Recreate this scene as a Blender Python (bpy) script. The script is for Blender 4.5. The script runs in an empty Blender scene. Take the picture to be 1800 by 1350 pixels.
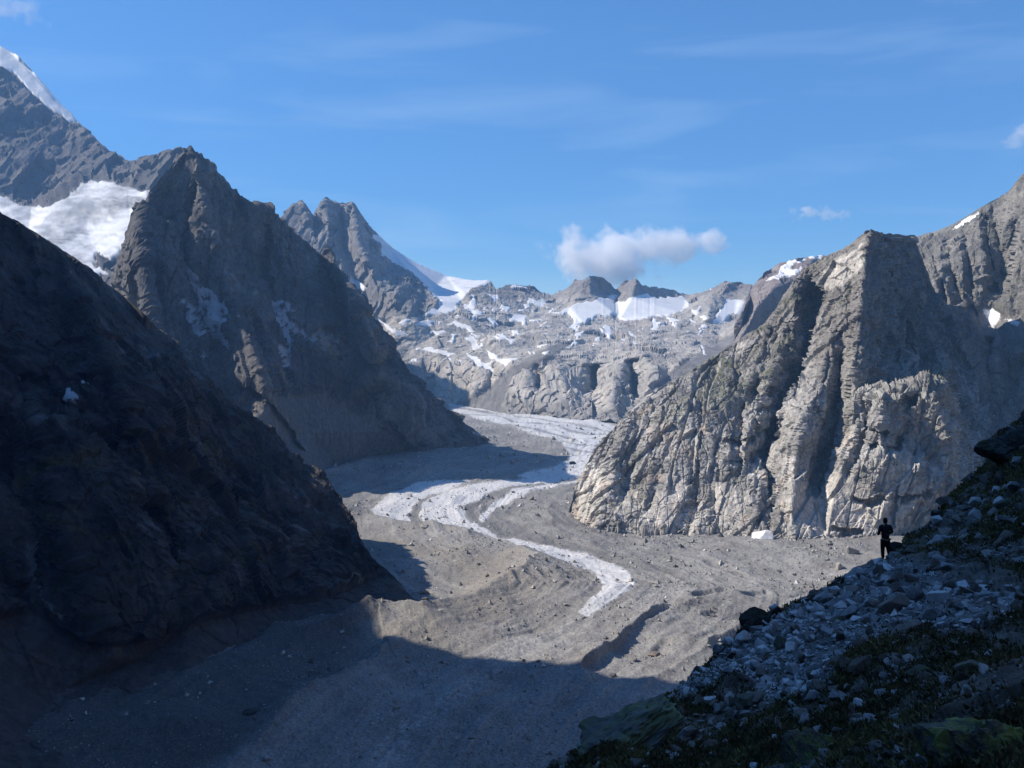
import bpy, bmesh, math, random, time
import numpy as np
from mathutils import Vector, Matrix, Euler
from mathutils.geometry import delaunay_2d_cdt
T0 = time.time()
random.seed(7); np.random.seed(7)
SC = bpy.context.scene
COL = SC.collection

# ------------------------------------------------------------------ camera, world, sun, exposure
F = 1729.0                     # focal length in photograph pixels (1800 wide)
CU, CV = 900.0, 675.0
PITCH = math.atan(55.0 / F)
CAMZ = 200.0
FWD = np.array([0, math.cos(PITCH), -math.sin(PITCH)])
UPV = np.array([0, math.sin(PITCH), math.cos(PITCH)])
CAMP = np.array([0, 0, CAMZ])
SUN_EL = math.radians(40.0)
SUN_PHI = math.radians(10.0)   # how far beyond the straight left the sun stands
SDIR = np.array([-math.cos(SUN_EL) * math.cos(SUN_PHI), math.cos(SUN_EL) * math.sin(SUN_PHI), math.sin(SUN_EL)])
SUN_STRENGTH = 5.0
SKY_STRENGTH = 0.09
HAZE_DENSITY = 6.5e-5

cam_d = bpy.data.cameras.new('camera')
cam_d.sensor_width = 36.0
cam_d.lens = F / 1800.0 * 36.0
cam_d.clip_start = 0.3
cam_d.clip_end = 60000.0
cam = bpy.data.objects.new('camera', cam_d)
COL.objects.link(cam)
cam.location = CAMP
cam.rotation_euler = (math.pi / 2 - PITCH, 0, 0)
SC.camera = cam

world = bpy.data.worlds.new('World')
SC.world = world
world.use_nodes = True
wn = world.node_tree.nodes; wl = world.node_tree.links
wn.clear()
w_out = wn.new('ShaderNodeOutputWorld')
w_bg = wn.new('ShaderNodeBackground')
w_sky = wn.new('ShaderNodeTexSky')
w_sky.sky_type = 'NISHITA'
w_sky.sun_disc = False
w_sky.sun_elevation = SUN_EL
w_sky.sun_rotation = math.atan2(SDIR[0], SDIR[1])
w_sky.altitude = 2000.0
w_sky.air_density = 1.3
w_sky.dust_density = 0.35
w_sky.ozone_density = 10.0
w_bg.inputs['Strength'].default_value = SKY_STRENGTH
# thin cirrus veils across the sky
tc = wn.new('ShaderNodeTexCoord')
mp = wn.new('ShaderNodeMapping'); mp.inputs['Scale'].default_value = (1.6, 1.6, 11.0)
mp.inputs['Rotation'].default_value = (0.06, -0.05, 0)
nz = wn.new('ShaderNodeTexNoise'); nz.inputs['Scale'].default_value = 2.1; nz.inputs['Detail'].default_value = 7; nz.inputs['Roughness'].default_value = 0.52
nz.inputs['Distortion'].default_value = 0.5
rp = wn.new('ShaderNodeValToRGB')
rp.color_ramp.elements[0].position = 0.50; rp.color_ramp.elements[0].color = (0, 0, 0, 1)
rp.color_ramp.elements[1].position = 0.78; rp.color_ramp.elements[1].color = (0.26, 0.26, 0.26, 1)
mxw = wn.new('ShaderNodeMix'); mxw.data_type = 'RGBA'
mxw.inputs['B'].default_value = (5.0, 6.6, 8.0, 1)
wl.new(tc.outputs['Generated'], mp.inputs['Vector']); wl.new(mp.outputs['Vector'], nz.inputs['Vector'])
wl.new(nz.outputs['Fac'], rp.inputs['Fac']); wl.new(rp.outputs['Color'], mxw.inputs['Factor'])
hs = wn.new('ShaderNodeHueSaturation'); hs.inputs['Saturation'].default_value = 1.12; hs.inputs['Value'].default_value = 1.10
wl.new(w_sky.outputs['Color'], hs.inputs['Color']); wl.new(hs.outputs['Color'], mxw.inputs['A'])
wl.new(mxw.outputs['Result'], w_bg.inputs['Color']); wl.new(w_bg.outputs['Background'], w_out.inputs['Surface'])

sun_d = bpy.data.lights.new('sun', 'SUN')
sun_d.energy = SUN_STRENGTH
sun_d.angle = math.radians(0.5)
sun_d.color = (1.0, 0.90, 0.77)
sun = bpy.data.objects.new('sun', sun_d)
COL.objects.link(sun)
sun.rotation_euler = Vector(SDIR).to_track_quat('Z', 'Y').to_euler()

SC.view_settings.view_transform = 'Standard'
SC.view_settings.look = 'None'
SC.view_settings.exposure = 0.52
SC.view_settings.gamma = 1.0
SC.view_settings.use_curve_mapping = False
SC.render.engine = 'CYCLES'
SC.cycles.max_bounces = 12
SC.cycles.diffuse_bounces = 1
SC.cycles.volume_bounces = 10
SC.cycles.volume_step_rate = 2.0
SC.cycles.transparent_max_bounces = 8

# ------------------------------------------------------------------ pixel <-> place helpers
def raypt(u, v, d):
    u = np.asarray(u, float); v = np.asarray(v, float); d = np.asarray(d, float)
    a = (u - CU) / F; b = (CV - v) / F
    x = d * a
    y = d * (FWD[1] + b * UPV[1])
    z = CAMZ + d * (FWD[2] + b * UPV[2])
    return np.stack([x, y, z], -1)

GR0, GRK = 1500.0, 0.04
def ground_base(y):
    y = np.asarray(y, float)
    return np.where(y > GR0, GRK * (np.minimum(y, 3600) - GR0), 0.0)

def gd(v):
    """distance at which the sight line through row v meets the valley floor"""
    v = np.maximum(np.asarray(v, float), 622.0)
    d = CAMZ * F / (v - 620.0)
    d2 = (CAMZ + GRK * GR0) * F / (np.maximum(v, 560.0) - 620.0 + GRK * F)
    return np.where(d > GR0, d2, d)

def gp(u, v):
    p = raypt(u, v, gd(v))
    return p

# ------------------------------------------------------------------ noise
_rs = np.random.RandomState(3)
_perm = np.concatenate([_rs.permutation(4096)] * 2).astype(np.int32)
_gr = _rs.normal(size=(4096, 3)).astype(np.float32); _gr /= np.linalg.norm(_gr, axis=1)[:, None]
_rnd = _rs.rand(4096, 8).astype(np.float32)
def _h(ix, iy, iz):
    return _perm[(_perm[(_perm[ix & 4095] + iy) & 4095] + iz) & 4095]
def perlin(p, scale=1.0, seed=0):
    p = (np.asarray(p, np.float32) / scale + seed * 17.31)
    i = np.floor(p).astype(np.int32); f = p - i
    w = f * f * f * (f * (f * 6 - 15) + 10)
    ix, iy, iz = i[..., 0], i[..., 1], i[..., 2]
    fx, fy, fz = f[..., 0], f[..., 1], f[..., 2]
    out = 0
    for dx in (0, 1):
        wx = w[..., 0] if dx else 1 - w[..., 0]
        for dy in (0, 1):
            wy = w[..., 1] if dy else 1 - w[..., 1]
            for dz in (0, 1):
                wz = w[..., 2] if dz else 1 - w[..., 2]
                g = _gr[_h(ix + dx, iy + dy, iz + dz)]
                out = out + wx * wy * wz * (g[..., 0] * (fx - dx) + g[..., 1] * (fy - dy) + g[..., 2] * (fz - dz))
    return out * 1.5
def fbm(p, scale, octs=4, seed=0, gain=0.5):
    s = 0; a = 1.0; t = 0
    for k in range(octs):
        s = s + a * perlin(p, scale / 2 ** k, seed + k * 3); t += a; a *= gain
    return s / t * 1.3
def ridged(p, scale, octs=4, seed=0, gain=0.5):
    s = 0; a = 1.0; t = 0
    for k in range(octs):
        s = s + a * (1 - 2 * np.abs(perlin(p, scale / 2 ** k, seed + k * 3))); t += a; a *= gain
    return s / t
def facet(p, scale, seed=0, tilt=0.8, jit=0.9):
    """broken rock: every cell is a tilted plane of its own; returns about -1..1, plus the cell number"""
    p = (np.asarray(p, np.float32) / scale + seed * 11.7)
    b = np.floor(p - 0.5).astype(np.int32)
    best = np.full(p.shape[:-1], 1e9, np.float32); off = np.zeros_like(best); cid = np.zeros(best.shape, np.int32)
    for dx in (0, 1):
        for dy in (0, 1):
            for dz in (0, 1):
                cx, cy, cz = b[..., 0] + dx, b[..., 1] + dy, b[..., 2] + dz
                h = _h(cx, cy, cz); r = _rnd[h]
                qx = p[..., 0] - (cx + 0.5 + (r[..., 0] - .5) * jit)
                qy = p[..., 1] - (cy + 0.5 + (r[..., 1] - .5) * jit)
                qz = p[..., 2] - (cz + 0.5 + (r[..., 2] - .5) * jit)
                d = qx * qx + qy * qy + qz * qz
                o = (r[..., 3] - .5) * 1.0 + tilt * (qx * (r[..., 4] - .5) + qy * (r[..., 5] - .5) + qz * (r[..., 6] - .5)) * 2
                m = d < best
                best = np.where(m, d, best); off = np.where(m, o, off); cid = np.where(m, h, cid)
    return off, cid
def smooth(a, b, x):
    t = np.clip((x - a) / (b - a), 0, 1)
    return t * t * (3 - 2 * t)
def blur(a, n):
    for _ in range(n):
        b = a.copy()
        b[1:-1] = (a[:-2] + 2 * a[1:-1] + a[2:]) / 4
        a = b.copy()
        a[:, 1:-1] = (b[:, :-2] + 2 * b[:, 1:-1] + b[:, 2:]) / 4
    return a
def in_poly(U, V, poly):
    inside = np.zeros(U.shape, bool); n = len(poly)
    for i in range(n):
        x1, y1 = poly[i]; x2, y2 = poly[(i + 1) % n]
        if y1 == y2: continue
        c = ((y1 > V) != (y2 > V)) & (U < (x2 - x1) * (V - y1) / (y2 - y1) + x1)
        inside ^= c
    return inside
def poly_mask(U, V, polys, warp=3.0, sc=14.0, seed=0):
    q = np.stack([U, V, np.zeros_like(U)], -1)
    wu = fbm(q, sc, 3, seed) * warp * 2; wv = fbm(q, sc, 3, seed + 50) * warp * 2
    m = np.zeros(U.shape, bool)
    for p in polys:
        us = [a[0] for a in p]; vs = [a[1] for a in p]
        bb = (U > min(us) - 15) & (U < max(us) + 15) & (V > min(vs) - 15) & (V < max(vs) + 15)
        if bb.any():
            m[bb] |= in_poly((U + wu)[bb], (V + wv)[bb], p)
    return m
def line_dist(X, Y, pts):
    """unsigned distance, signed side (+ = right of the drawing direction) and position along a polyline"""
    best = np.full(X.shape, 1e9); sg = np.zeros(X.shape); al = np.zeros(X.shape)
    seg = [math.hypot(pts[i + 1][0] - pts[i][0], pts[i + 1][1] - pts[i][1]) for i in range(len(pts) - 1)]
    tot = sum(seg); acc = 0
    for i in range(len(pts) - 1):
        x1, y1 = pts[i][:2]; x2, y2 = pts[i + 1][:2]
        dx, dy = x2 - x1, y2 - y1; L2 = dx * dx + dy * dy + 1e-9
        t = np.clip(((X - x1) * dx + (Y - y1) * dy) / L2, 0, 1)
        d = np.hypot(X - x1 - t * dx, Y - y1 - t * dy)
        m = d < best
        s = np.sign((X - x1) * dy - (Y - y1) * dx)
        best = np.where(m, d, best); sg = np.where(m, s, sg); al = np.where(m, (acc + t * seg[i]) / tot, al)
        acc += seg[i]
    return best, sg, al

# ------------------------------------------------------------------ materials
def new_mat(name):
    m = bpy.data.materials.new(name); m.use_nodes = True
    nt = m.node_tree; nt.nodes.clear()
    o = nt.nodes.new('ShaderNodeOutputMaterial'); b = nt.nodes.new('ShaderNodeBsdfPrincipled')
    nt.links.new(b.outputs[0], o.inputs['Surface'])
    return m, nt, b
def terrain_mat(name, fine, bump, rough=0.92, contrast=0.45, streak=0.0, spec=0.25, grain=None):
    """colour comes from the 'Col' attribute (the mineral colour of the ground), nodes add grain and relief"""
    m, nt, b = new_mat(name); N = nt.nodes; L = nt.links
    at = N.new('ShaderNodeAttribute'); at.attribute_name = 'Col'
    tco = N.new('ShaderNodeTexCoord')
    n1 = N.new('ShaderNodeTexNoise'); n1.inputs['Scale'].default_value = fine; n1.inputs['Detail'].default_value = 10; n1.inputs['Roughness'].default_value = 0.68
    L.new(tco.outputs['Object'], n1.inputs['Vector'])
    mr = N.new('ShaderNodeMapRange'); mr.inputs['From Min'].default_value = 0.3; mr.inputs['From Max'].default_value = 0.7
    mr.inputs['To Min'].default_value = 1 - contrast; mr.inputs['To Max'].default_value = 1 + contrast
    L.new(n1.outputs['Fac'], mr.inputs['Value'])
    vm = N.new('ShaderNodeVectorMath'); vm.operation = 'SCALE'
    L.new(at.outputs['Color'], vm.inputs[0]); L.new(mr.outputs['Result'], vm.inputs['Scale'])
    last = vm.outputs['Vector']
    if streak > 0:
        mpp = N.new('ShaderNodeMapping'); mpp.inputs['Scale'].default_value = (fine * 2.5, fine * 2.5, fine * 0.16)
        n2 = N.new('ShaderNodeTexNoise'); n2.inputs['Scale'].default_value = 1.0; n2.inputs['Detail'].default_value = 6
        L.new(tco.outputs['Object'], mpp.inputs['Vector']); L.new(mpp.outputs['Vector'], n2.inputs['Vector'])
        m2 = N.new('ShaderNodeMapRange'); m2.inputs['From Min'].default_value = 0.38; m2.inputs['From Max'].default_value = 0.62
        m2.inputs['To Min'].default_value = 1 - streak; m2.inputs['To Max'].default_value = 1 + streak * 0.5
        L.new(n2.outputs['Fac'], m2.inputs['Value'])
        v2 = N.new('ShaderNodeVectorMath'); v2.operation = 'SCALE'
        L.new(last, v2.inputs[0]); L.new(m2.outputs['Result'], v2.inputs['Scale']); last = v2.outputs['Vector']
    L.new(last, b.inputs['Base Color'])
    b.inputs['Roughness'].default_value = rough
    b.inputs['Specular IOR Level'].default_value = spec
    bp = N.new('ShaderNodeBump'); bp.inputs['Distance'].default_value = bump; bp.inputs['Strength'].default_value = 0.9
    n3 = N.new('ShaderNodeTexNoise'); n3.inputs['Scale'].default_value = (grain or fine * 1.7); n3.inputs['Detail'].default_value = 9; n3.inputs['Roughness'].default_value = 0.72
    L.new(tco.outputs['Object'], n3.inputs['Vector']); L.new(n3.outputs['Fac'], bp.inputs['Height'])
    L.new(bp.outputs['Normal'], b.inputs['Normal'])
    return m
def plain_mat(name, col, rough=0.8, var=0.25, scale=6.0, bump=0.02, col2=None):
    m, nt, b = new_mat(name); N = nt.nodes; L = nt.links
    tco = N.new('ShaderNodeTexCoord')
    n1 = N.new('ShaderNodeTexNoise'); n1.inputs['Scale'].default_value = scale; n1.inputs['Detail'].default_value = 8; n1.inputs['Roughness'].default_value = 0.65
    L.new(tco.outputs['Object'], n1.inputs['Vector'])
    r = N.new('ShaderNodeValToRGB')
    c2 = col2 or tuple(c * (1 + var) for c in col)
    r.color_ramp.elements[0].position = 0.36; r.color_ramp.elements[0].color = (*[c * (1 - var) for c in col], 1)
    r.color_ramp.elements[1].position = 0.64; r.color_ramp.elements[1].color = (*c2, 1)
    L.new(n1.outputs['Fac'], r.inputs['Fac']); L.new(r.outputs['Color'], b.inputs['Base Color'])
    b.inputs['Roughness'].default_value = rough; b.inputs['Specular IOR Level'].default_value = 0.25
    bp = N.new('ShaderNodeBump'); bp.inputs['Distance'].default_value = bump
    L.new(n1.outputs['Fac'], bp.inputs['Height']); L.new(bp.outputs['Normal'], b.inputs['Normal'])
    return m

M_CLIFF = terrain_mat('granite_cliff', 0.14, 1.8, contrast=0.34, streak=0.24)
M_FAR = terrain_mat('far_rock', 0.05, 3.5, contrast=0.30, streak=0.05)
M_SPUR = terrain_mat('dark_rock_slope', 0.12, 2.0, contrast=0.40, streak=0.12)
M_FLOOR = terrain_mat('moraine_rubble', 0.7, 0.45, contrast=0.50, grain=0.9)
M_ICE = terrain_mat('glacier_ice', 0.16, 0.9, rough=0.55, contrast=0.12, spec=0.4, grain=0.30)
M_SNOW = terrain_mat('old_snow', 0.03, 1.2, rough=0.6, contrast=0.10, spec=0.4)
M_NEAR = terrain_mat('slope_soil', 2.2, 0.10, contrast=0.5, grain=5.0)

# ------------------------------------------------------------------ mesh helpers
def tag(o, label=None, cat=None, group=None, kind=None):
    if label: o['label'] = label
    if cat: o['category'] = cat
    if group: o['group'] = group
    if kind: o['kind'] = kind
    return o
def mesh_np(name, verts, faces, mat, col=None, smooth_shade=True, parent=None):
    if mat.name in ('granite_cliff', 'far_rock', 'dark_rock_slope'): smooth_shade = False
    """faces: (n,4) or (n,3) index array"""
    me = bpy.data.meshes.new(name)
    n = len(verts); k = faces.shape[1]; nf = len(faces)
    me.vertices.add(n); me.vertices.foreach_set('co', np.ascontiguousarray(verts, np.float32).ravel())
    me.loops.add(nf * k); me.polygons.add(nf)
    me.loops.foreach_set('vertex_index', np.ascontiguousarray(faces, np.int32).ravel())
    me.polygons.foreach_set('loop_start', np.arange(0, nf * k, k, dtype=np.int32))
    me.polygons.foreach_set('loop_total', np.full(nf, k, np.int32))
    me.polygons.foreach_set('use_smooth', np.full(nf, smooth_shade))
    me.update(calc_edges=True); me.validate(clean_customdata=False)
    if col is not None:
        at = me.attributes.new('Col', 'FLOAT_COLOR', 'POINT')
        c = np.ones((n, 4), np.float32); c[:, :3] = col
        at.data.foreach_set('color', c.ravel())
    me.materials.append(mat)
    o = bpy.data.objects.new(name, me); COL.objects.link(o)
    if parent: o.parent = parent
    return o
def sub_mesh(verts, faces, col, keep):
    f = faces[keep]
    used = np.unique(f)
    remap = np.full(len(verts), -1, np.int64); remap[used] = np.arange(len(used))
    return verts[used], remap[f], (col[used] if col is not None else None)
def grid_faces(nr, nc):
    a = np.arange(nr * nc).reshape(nr, nc)
    return np.stack([a[:-1, :-1], a[1:, :-1], a[1:, 1:], a[:-1, 1:]], -1).reshape(-1, 4)
def grid_normals(P):
    du = np.gradient(P, axis=1); dv = np.gradient(P, axis=0)
    n = np.cross(dv, du); n /= (np.linalg.norm(n, axis=-1, keepdims=True) + 1e-9)
    return n
def tin_eval(lines, U, V):
    """inverse distance interpolated over a triangulated control net: planes stay planes"""
    pts = []; inv = []; edges = []; idx = {}
    for ln in lines:
        prev = None
        for (u, v, d) in ln:
            key = (round(u, 1), round(v, 1))
            if key not in idx:
                idx[key] = len(pts); pts.append((u, v)); inv.append(1.0 / d)
            i = idx[key]
            if prev is not None and prev != i: edges.append((prev, i))
            prev = i
    r = delaunay_2d_cdt([Vector(p) for p in pts], edges, [], 0, 0.01)
    vs, fs, orig = r[0], r[2], r[3]
    pv = np.array([[a.x, a.y] for a in vs]); src = np.array(pts); iv0 = np.array(inv)
    iv = np.zeros(len(pv))
    for k in range(len(pv)):
        o = orig[k] if k < len(orig) else []
        if len(o): iv[k] = iv0[o[0]]
        else:
            dd = np.hypot(*(src - pv[k]).T); w = 1 / (dd + 1e-3) ** 2; iv[k] = (w * iv0).sum() / w.sum()
    out = np.full(U.shape, np.nan)
    fu = U.ravel(); fv = V.ravel(); fo = out.ravel()
    for f in fs:
        if len(f) != 3: continue
        a, b, c = pv[f[0]], pv[f[1]], pv[f[2]]
        det = (b[1] - c[1]) * (a[0] - c[0]) + (c[0] - b[0]) * (a[1] - c[1])
        if abs(det) < 1e-6: continue
        l1 = ((b[1] - c[1]) * (fu - c[0]) + (c[0] - b[0]) * (fv - c[1])) / det
        l2 = ((c[1] - a[1]) * (fu - c[0]) + (a[0] - c[0]) * (fv - c[1])) / det
        l3 = 1 - l1 - l2
        m = (l1 >= -1e-6) & (l2 >= -1e-6) & (l3 >= -1e-6)
        fo[m] = (l1 * iv[f[0]] + l2 * iv[f[1]] + l3 * iv[f[2]])[m]
    bad = np.isnan(fo)
    if bad.any():
        q = np.stack([fu[bad], fv[bad]], -1); s = 0; w = 0
        for k in range(len(pv)):
            ww = 1 / (np.hypot(q[:, 0] - pv[k, 0], q[:, 1] - pv[k, 1]) + 1) ** 4
            s = s + ww * iv[k]; w = w + ww
        fo[bad] = s / w
    return 1.0 / fo.reshape(U.shape)
class Relief:
    """a mountain: outline and control net surveyed from the viewpoint, rebuilt at its own distance with a back side"""
    def __init__(s, top, bot, net, du, rows, u0=None, u1=None, jag=3.0, jag_scale=16.0, seed=0, soft=2, back=(0.5, 0.9), grooves=(), jag_fn=None):
        u0 = top[0][0] if u0 is None else u0; u1 = top[-1][0] if u1 is None else u1
        u = np.arange(u0, u1 + du, du)
        vt = np.interp(u, [p[0] for p in top], [p[1] for p in top]); vb = np.interp(u, [p[0] for p in bot], [p[1] for p in bot])
        q = np.stack([u, np.zeros_like(u) + seed * 31.7, np.zeros_like(u)], -1)
        j = fbm(q, jag_scale, 4, seed, 0.6) * jag
        if jag_fn is not None: j = j * jag_fn(u)
        vb = np.maximum(vb, vt + 8)
        t = np.linspace(0, 1, rows)
        s.U = np.repeat(u[None], rows, 0); V0 = vt[None] + (vb - vt)[None] * t[:, None]
        s.V = V0 + j[None] * np.clip(1 - (V0 - vt[None]) / 16.0, 0, 1) ** 2
        vt = vt + j; s.VT = vt
        D = tin_eval(net, s.U, s.V)
        D = 1 / blur(1 / D, soft)
        for (pts, W, amp, sharp) in grooves:
            amp = amp * 1.3
            dist, sg, al = line_dist(s.U, s.V, pts)
            qq = np.stack([s.U, s.V, np.zeros_like(s.U)], -1)
            dd = dist * -sg + fbm(qq, 22, 3, 91) * W * 0.25
            fade = smooth(0, .12, al) * (1 - smooth(.88, 1, al)) * (dist < W * 1.6)
            prof = smooth(-sharp, sharp * 0.3, dd) * np.clip(1 - dd / W, 0, 1)
            D = D + amp * prof * fade
        s.D = D
        P = raypt(s.U, s.V, D)
        # the back side: falls away behind the crest
        K = 7; top_p = P[0]; away = top_p - CAMP; away[:, 2] = 0; away /= np.linalg.norm(away, axis=1)[:, None]
        bk = []
        for k in range(K, 0, -1):
            f = (k / K) ** 1.4
            hh = np.maximum(top_p[:, 2] + 60, 60)
            r = top_p + away * (hh * back[1] * f)[:, None]; r[:, 2] = top_p[:, 2] - hh * f
            bk.append(r)
        s.K = K
        s.P = np.concatenate([np.array(bk), P], 0)
        s.T = np.concatenate([np.zeros((K, len(u))), s.V - vt[None]], 0)
        s.UU = np.concatenate([np.repeat(u[None], K, 0), s.U], 0)
        s.VV = np.concatenate([np.repeat(vt[None], K, 0) - 1, s.V], 0)
        s.front = np.concatenate([np.zeros((K, len(u)), bool), np.ones_like(s.U, bool)], 0)
        s.N = grid_normals(blur(s.P.copy(), 6))
        s.snow = np.zeros(s.UU.shape, bool)
        m = s.N[s.front].mean(0); s.ang = math.degrees(math.atan2(m[1], m[0])) + 90.0
        s.P0 = s.P.copy()
    def w(s, k=0.4, shear=0.0):
        return wall(s.P0, s.ang, k, shear)
    def push(s, amount, fade_px=10.0, keep=0.25):
        """move the surface along its own normal; less at the crest so that the outline stands"""
        w = keep + (1 - keep) * smooth(0, fade_px, s.T)
        s.P = s.P + s.N * (amount * w)[..., None]
    def build(s, name, mat, col, snow_name=None, snow_col=(0.78, 0.80, 0.82), snow_mat=None, snow_lift=1.2, snow_tint=None):
        nr, nc = s.UU.shape
        c = col.copy()
        if s.snow.any():
            c[s.snow] = (snow_col if snow_tint is None else (np.array(snow_col) * snow_tint[s.snow][:, None]))
            sm = blur(s.snow.astype(float), 2)
            s.P = s.P + s.N * (snow_lift * smooth(.3, 1, sm))[..., None]
        V = s.P.reshape(-1, 3); FC = grid_faces(nr, nc); C = c.reshape(-1, 3)
        if s.snow.any() and snow_name:
            fm = s.snow.reshape(-1)[FC].sum(1) >= 3
            v, f, cc = sub_mesh(V, FC, C, fm)
            so = mesh_np(snow_name, v, f, snow_mat or M_SNOW, cc)
            tag(so, kind='stuff'); s.snow_obj = so
            v, f, cc = sub_mesh(V, FC, C, ~fm)
            o = mesh_np(name, v, f, mat, cc)
        else:
            o = mesh_np(name, V, FC, mat, C)
        tag(o, kind='structure')
        return o
def mixc(a, b, t):
    return np.asarray(a) * (1 - t[..., None]) + np.asarray(b) * t[..., None]
def wall(P, ang, k=0.4, shear=0.0):
    """coordinates for rock that is drawn out down the slope; ang = compass of the wall's run in degrees"""
    a = math.radians(ang); l = P[..., 0] * math.cos(a) + P[..., 1] * math.sin(a); n = -P[..., 0] * math.sin(a) + P[..., 1] * math.cos(a)
    return np.stack([l + shear * P[..., 2], n * k, P[..., 2] * k], -1)
def aniso(P, kz=0.4, shear=0.0):
    q = P.copy(); q[..., 0] = q[..., 0] + shear * P[..., 2]; q[..., 2] = P[..., 2] * kz
    return q

# ------------------------------------------------------------------ valley floor and glacier
def build_floor():
    uu = np.concatenate([np.linspace(-6000, -120, 50)[:-1], np.arange(-120, 1560, 1.75), np.linspace(1560, 7500, 50)[1:]])
    vv = np.concatenate([630 + 60 * np.linspace(0, 1, 16) ** 1.5, np.arange(691.5, 1100, 1.3), np.arange(1100, 1420, 2.2), 1420 + 9000 * np.linspace(0, 1, 40)[1:] ** 2.2])
    U, V = np.meshgrid(uu, vv)
    P = raypt(U, V, gd(V))
    X, Y = P[..., 0], P[..., 1]
    q = np.stack([X, Y, np.zeros_like(X)], -1)
    P[..., 2] = ground_base(Y)
    def gl(pts): return [tuple(gp(a, b)[:2]) for a, b in pts]
    wx = X + fbm(q, 60, 3, 5) * 10; wy = Y + fbm(q, 60, 3, 6) * 10
    h = np.zeros_like(X)
    # moraine crests: (pixels, height, half width)
    for pts, A, W in (
        ([(560, 893), (636, 909), (749, 931), (850, 950)], 9, 40),
        ([(905, 972), (938, 998), (925, 1018), (889, 1034), (741, 1103), (667, 1100), (600, 1110)], 14, 50),
        ([(540, 850), (600, 838), (640, 826), (700, 832), (760, 838)], 14, 70),
        ([(470, 1120), (540, 1128), (600, 1118), (667, 1100)], 9, 26),
        ([(840, 800), (900, 805), (960, 815)], 10, 60),
        ([(1080, 1230), (1020, 1200), (1062, 1150), (1120, 1105), (1180, 1078), (1250, 1055), (1330, 1045)], 7, 30),
        ([(700, 1140), (620, 1200), (520, 1260), (400, 1340), (340, 1390)], 10, 30),
        ([(1000, 870), (960, 905), (990, 950), (1080, 985), (1180, 1010), (1300, 1020)], 6, 40),
        ([(1420, 1075), (1300, 1100), (1235, 1130), (1180, 1180), (1120, 1230)], 5, 20),
    ):
        d, sg, al = line_dist(wx, wy, gl(pts))
        e = smooth(0, .1, al) * (1 - smooth(.9, 1, al))
        h += A * 1.15 * np.exp(-d / (W * .62)) * (0.3 + .7 * e)
    # hollows between
    for (a, b, A, W) in ((745, 1035, -14, 60), (640, 970, -8, 60), (650, 1065, -10, 34), (820, 1000, -6, 40), (610, 1170, -8, 34), (1120, 1140, -3, 26)):
        c = gp(a, b); h += A * np.exp(-((X - c[0]) ** 2 + (Y - c[1]) ** 2 * .8) / W ** 2)
    # ice cliffs that drop toward the viewer's right
    for pts, A, W in (([(1188, 1070), (1150, 1082), (1110, 1105), (1065, 1152), (1010, 1195)], 4.2, 40),
                      ([(1275, 1046), (1240, 1052), (1215, 1060)], 3.2, 16), ([(1350, 1041), (1320, 1045), (1295, 1052)], 2.2, 14),
                      ([(1330, 1088), (1290, 1104), (1245, 1118), (1225, 1140)], 4, 30),
                      ([(1180, 1128), (1140, 1140)], 2, 12), ([(1250, 1075), (1228, 1080)], 3, 8), ([(1390, 1052), (1480, 1046)], 3, 10)):
        d, sg, al = line_dist(wx, wy, gl(pts))
        s_ = d * -sg          # positive to the valley-right / near side of a line drawn from far to near
        e = smooth(0, .12, al) * (1 - smooth(.88, 1, al))
        h += e * (A * .5 * smooth(-W * 1.6, 0, s_) * (s_ < 0) - A * .9 * smooth(0, 2.2, s_) * (1 - smooth(3, W, s_)) + A * .5 * (1 - smooth(0, 3, s_)) * (s_ >= 0))
    h += fbm(q, 150, 3, 11) * 9 + fbm(q, 38, 4, 12, .55) * 3.2 + ridged(q, 16, 3, 14) * .7
    near = smooth(450, 520, Y)
    ls, lsg, lal = line_dist(X, Y, gl([(800, 715), (950, 742), (1055, 775), (1030, 815), (930, 843), (860, 870), (825, 900), (858, 935), (950, 975), (1060, 1005), (1130, 1038), (1100, 1068), (1020, 1108), (900, 1165), (780, 1240), (650, 1360), (500, 1560)]))
    fq = np.stack([ls * lsg / 11.0, lal * 9.0, X * 0], -1)
    fur = fbm(fq, 1.0, 4, 17, .6); fur2 = fbm(fq * np.array([3.0, 2.5, 1]), 1.0, 3, 18, .6)
    h += (fur * 2.4 + fur2 * .6) * (.35 + smooth(-.3, .4, fbm(q, 110, 3, 19)))
    # ice
    ICE = [
        [(780, 700), (850, 717), (950, 731), (1100, 749), (1085, 765), (1060, 785), (1052, 800), (1020, 812), (1000, 814), (1003, 795), (985, 775), (940, 762), (880, 748), (830, 735), (800, 722)],
        [(1070, 792), (1040, 802), (1012, 806), (985, 812), (992, 818), (960, 827), (930, 833), (905, 839), (930, 842), (1000, 829), (1045, 818)],
        [(1040, 822), (1000, 826), (930, 841), (870, 850), (810, 858), (765, 870), (742, 885), (735, 905), (750, 921), (830, 937), (890, 953), (858, 936), (825, 915), (812, 896), (830, 880), (870, 864), (950, 849), (1020, 838)],
        [(1030, 840), (960, 852), (905, 864), (868, 880), (845, 906), (848, 920), (862, 900), (885, 884), (925, 870), (1000, 853)],
        [(745, 848), (705, 862), (668, 878), (652, 897), (660, 908), (700, 917), (722, 919), (720, 903), (724, 885), (752, 870), (805, 857), (830, 850)],
        [(878, 949), (960, 966), (1040, 984), (1095, 1004), (1118, 1030), (1104, 1052), (1064, 1076), (1032, 1092), (1018, 1084), (1052, 1058), (1062, 1038), (1048, 1018), (1010, 1003), (960, 990), (925, 975)],
    ]
    uv = np.stack([U, V * 2.5, np.zeros_like(U)], -1)
    WU = U + fbm(uv, 26, 4, 21, .6) * 4.5; WV = V + fbm(uv, 26, 4, 22, .6) * 1.8
    ice = np.zeros(U.shape, bool)
    for p in ICE: ice |= in_poly(WU, WV, p)
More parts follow.
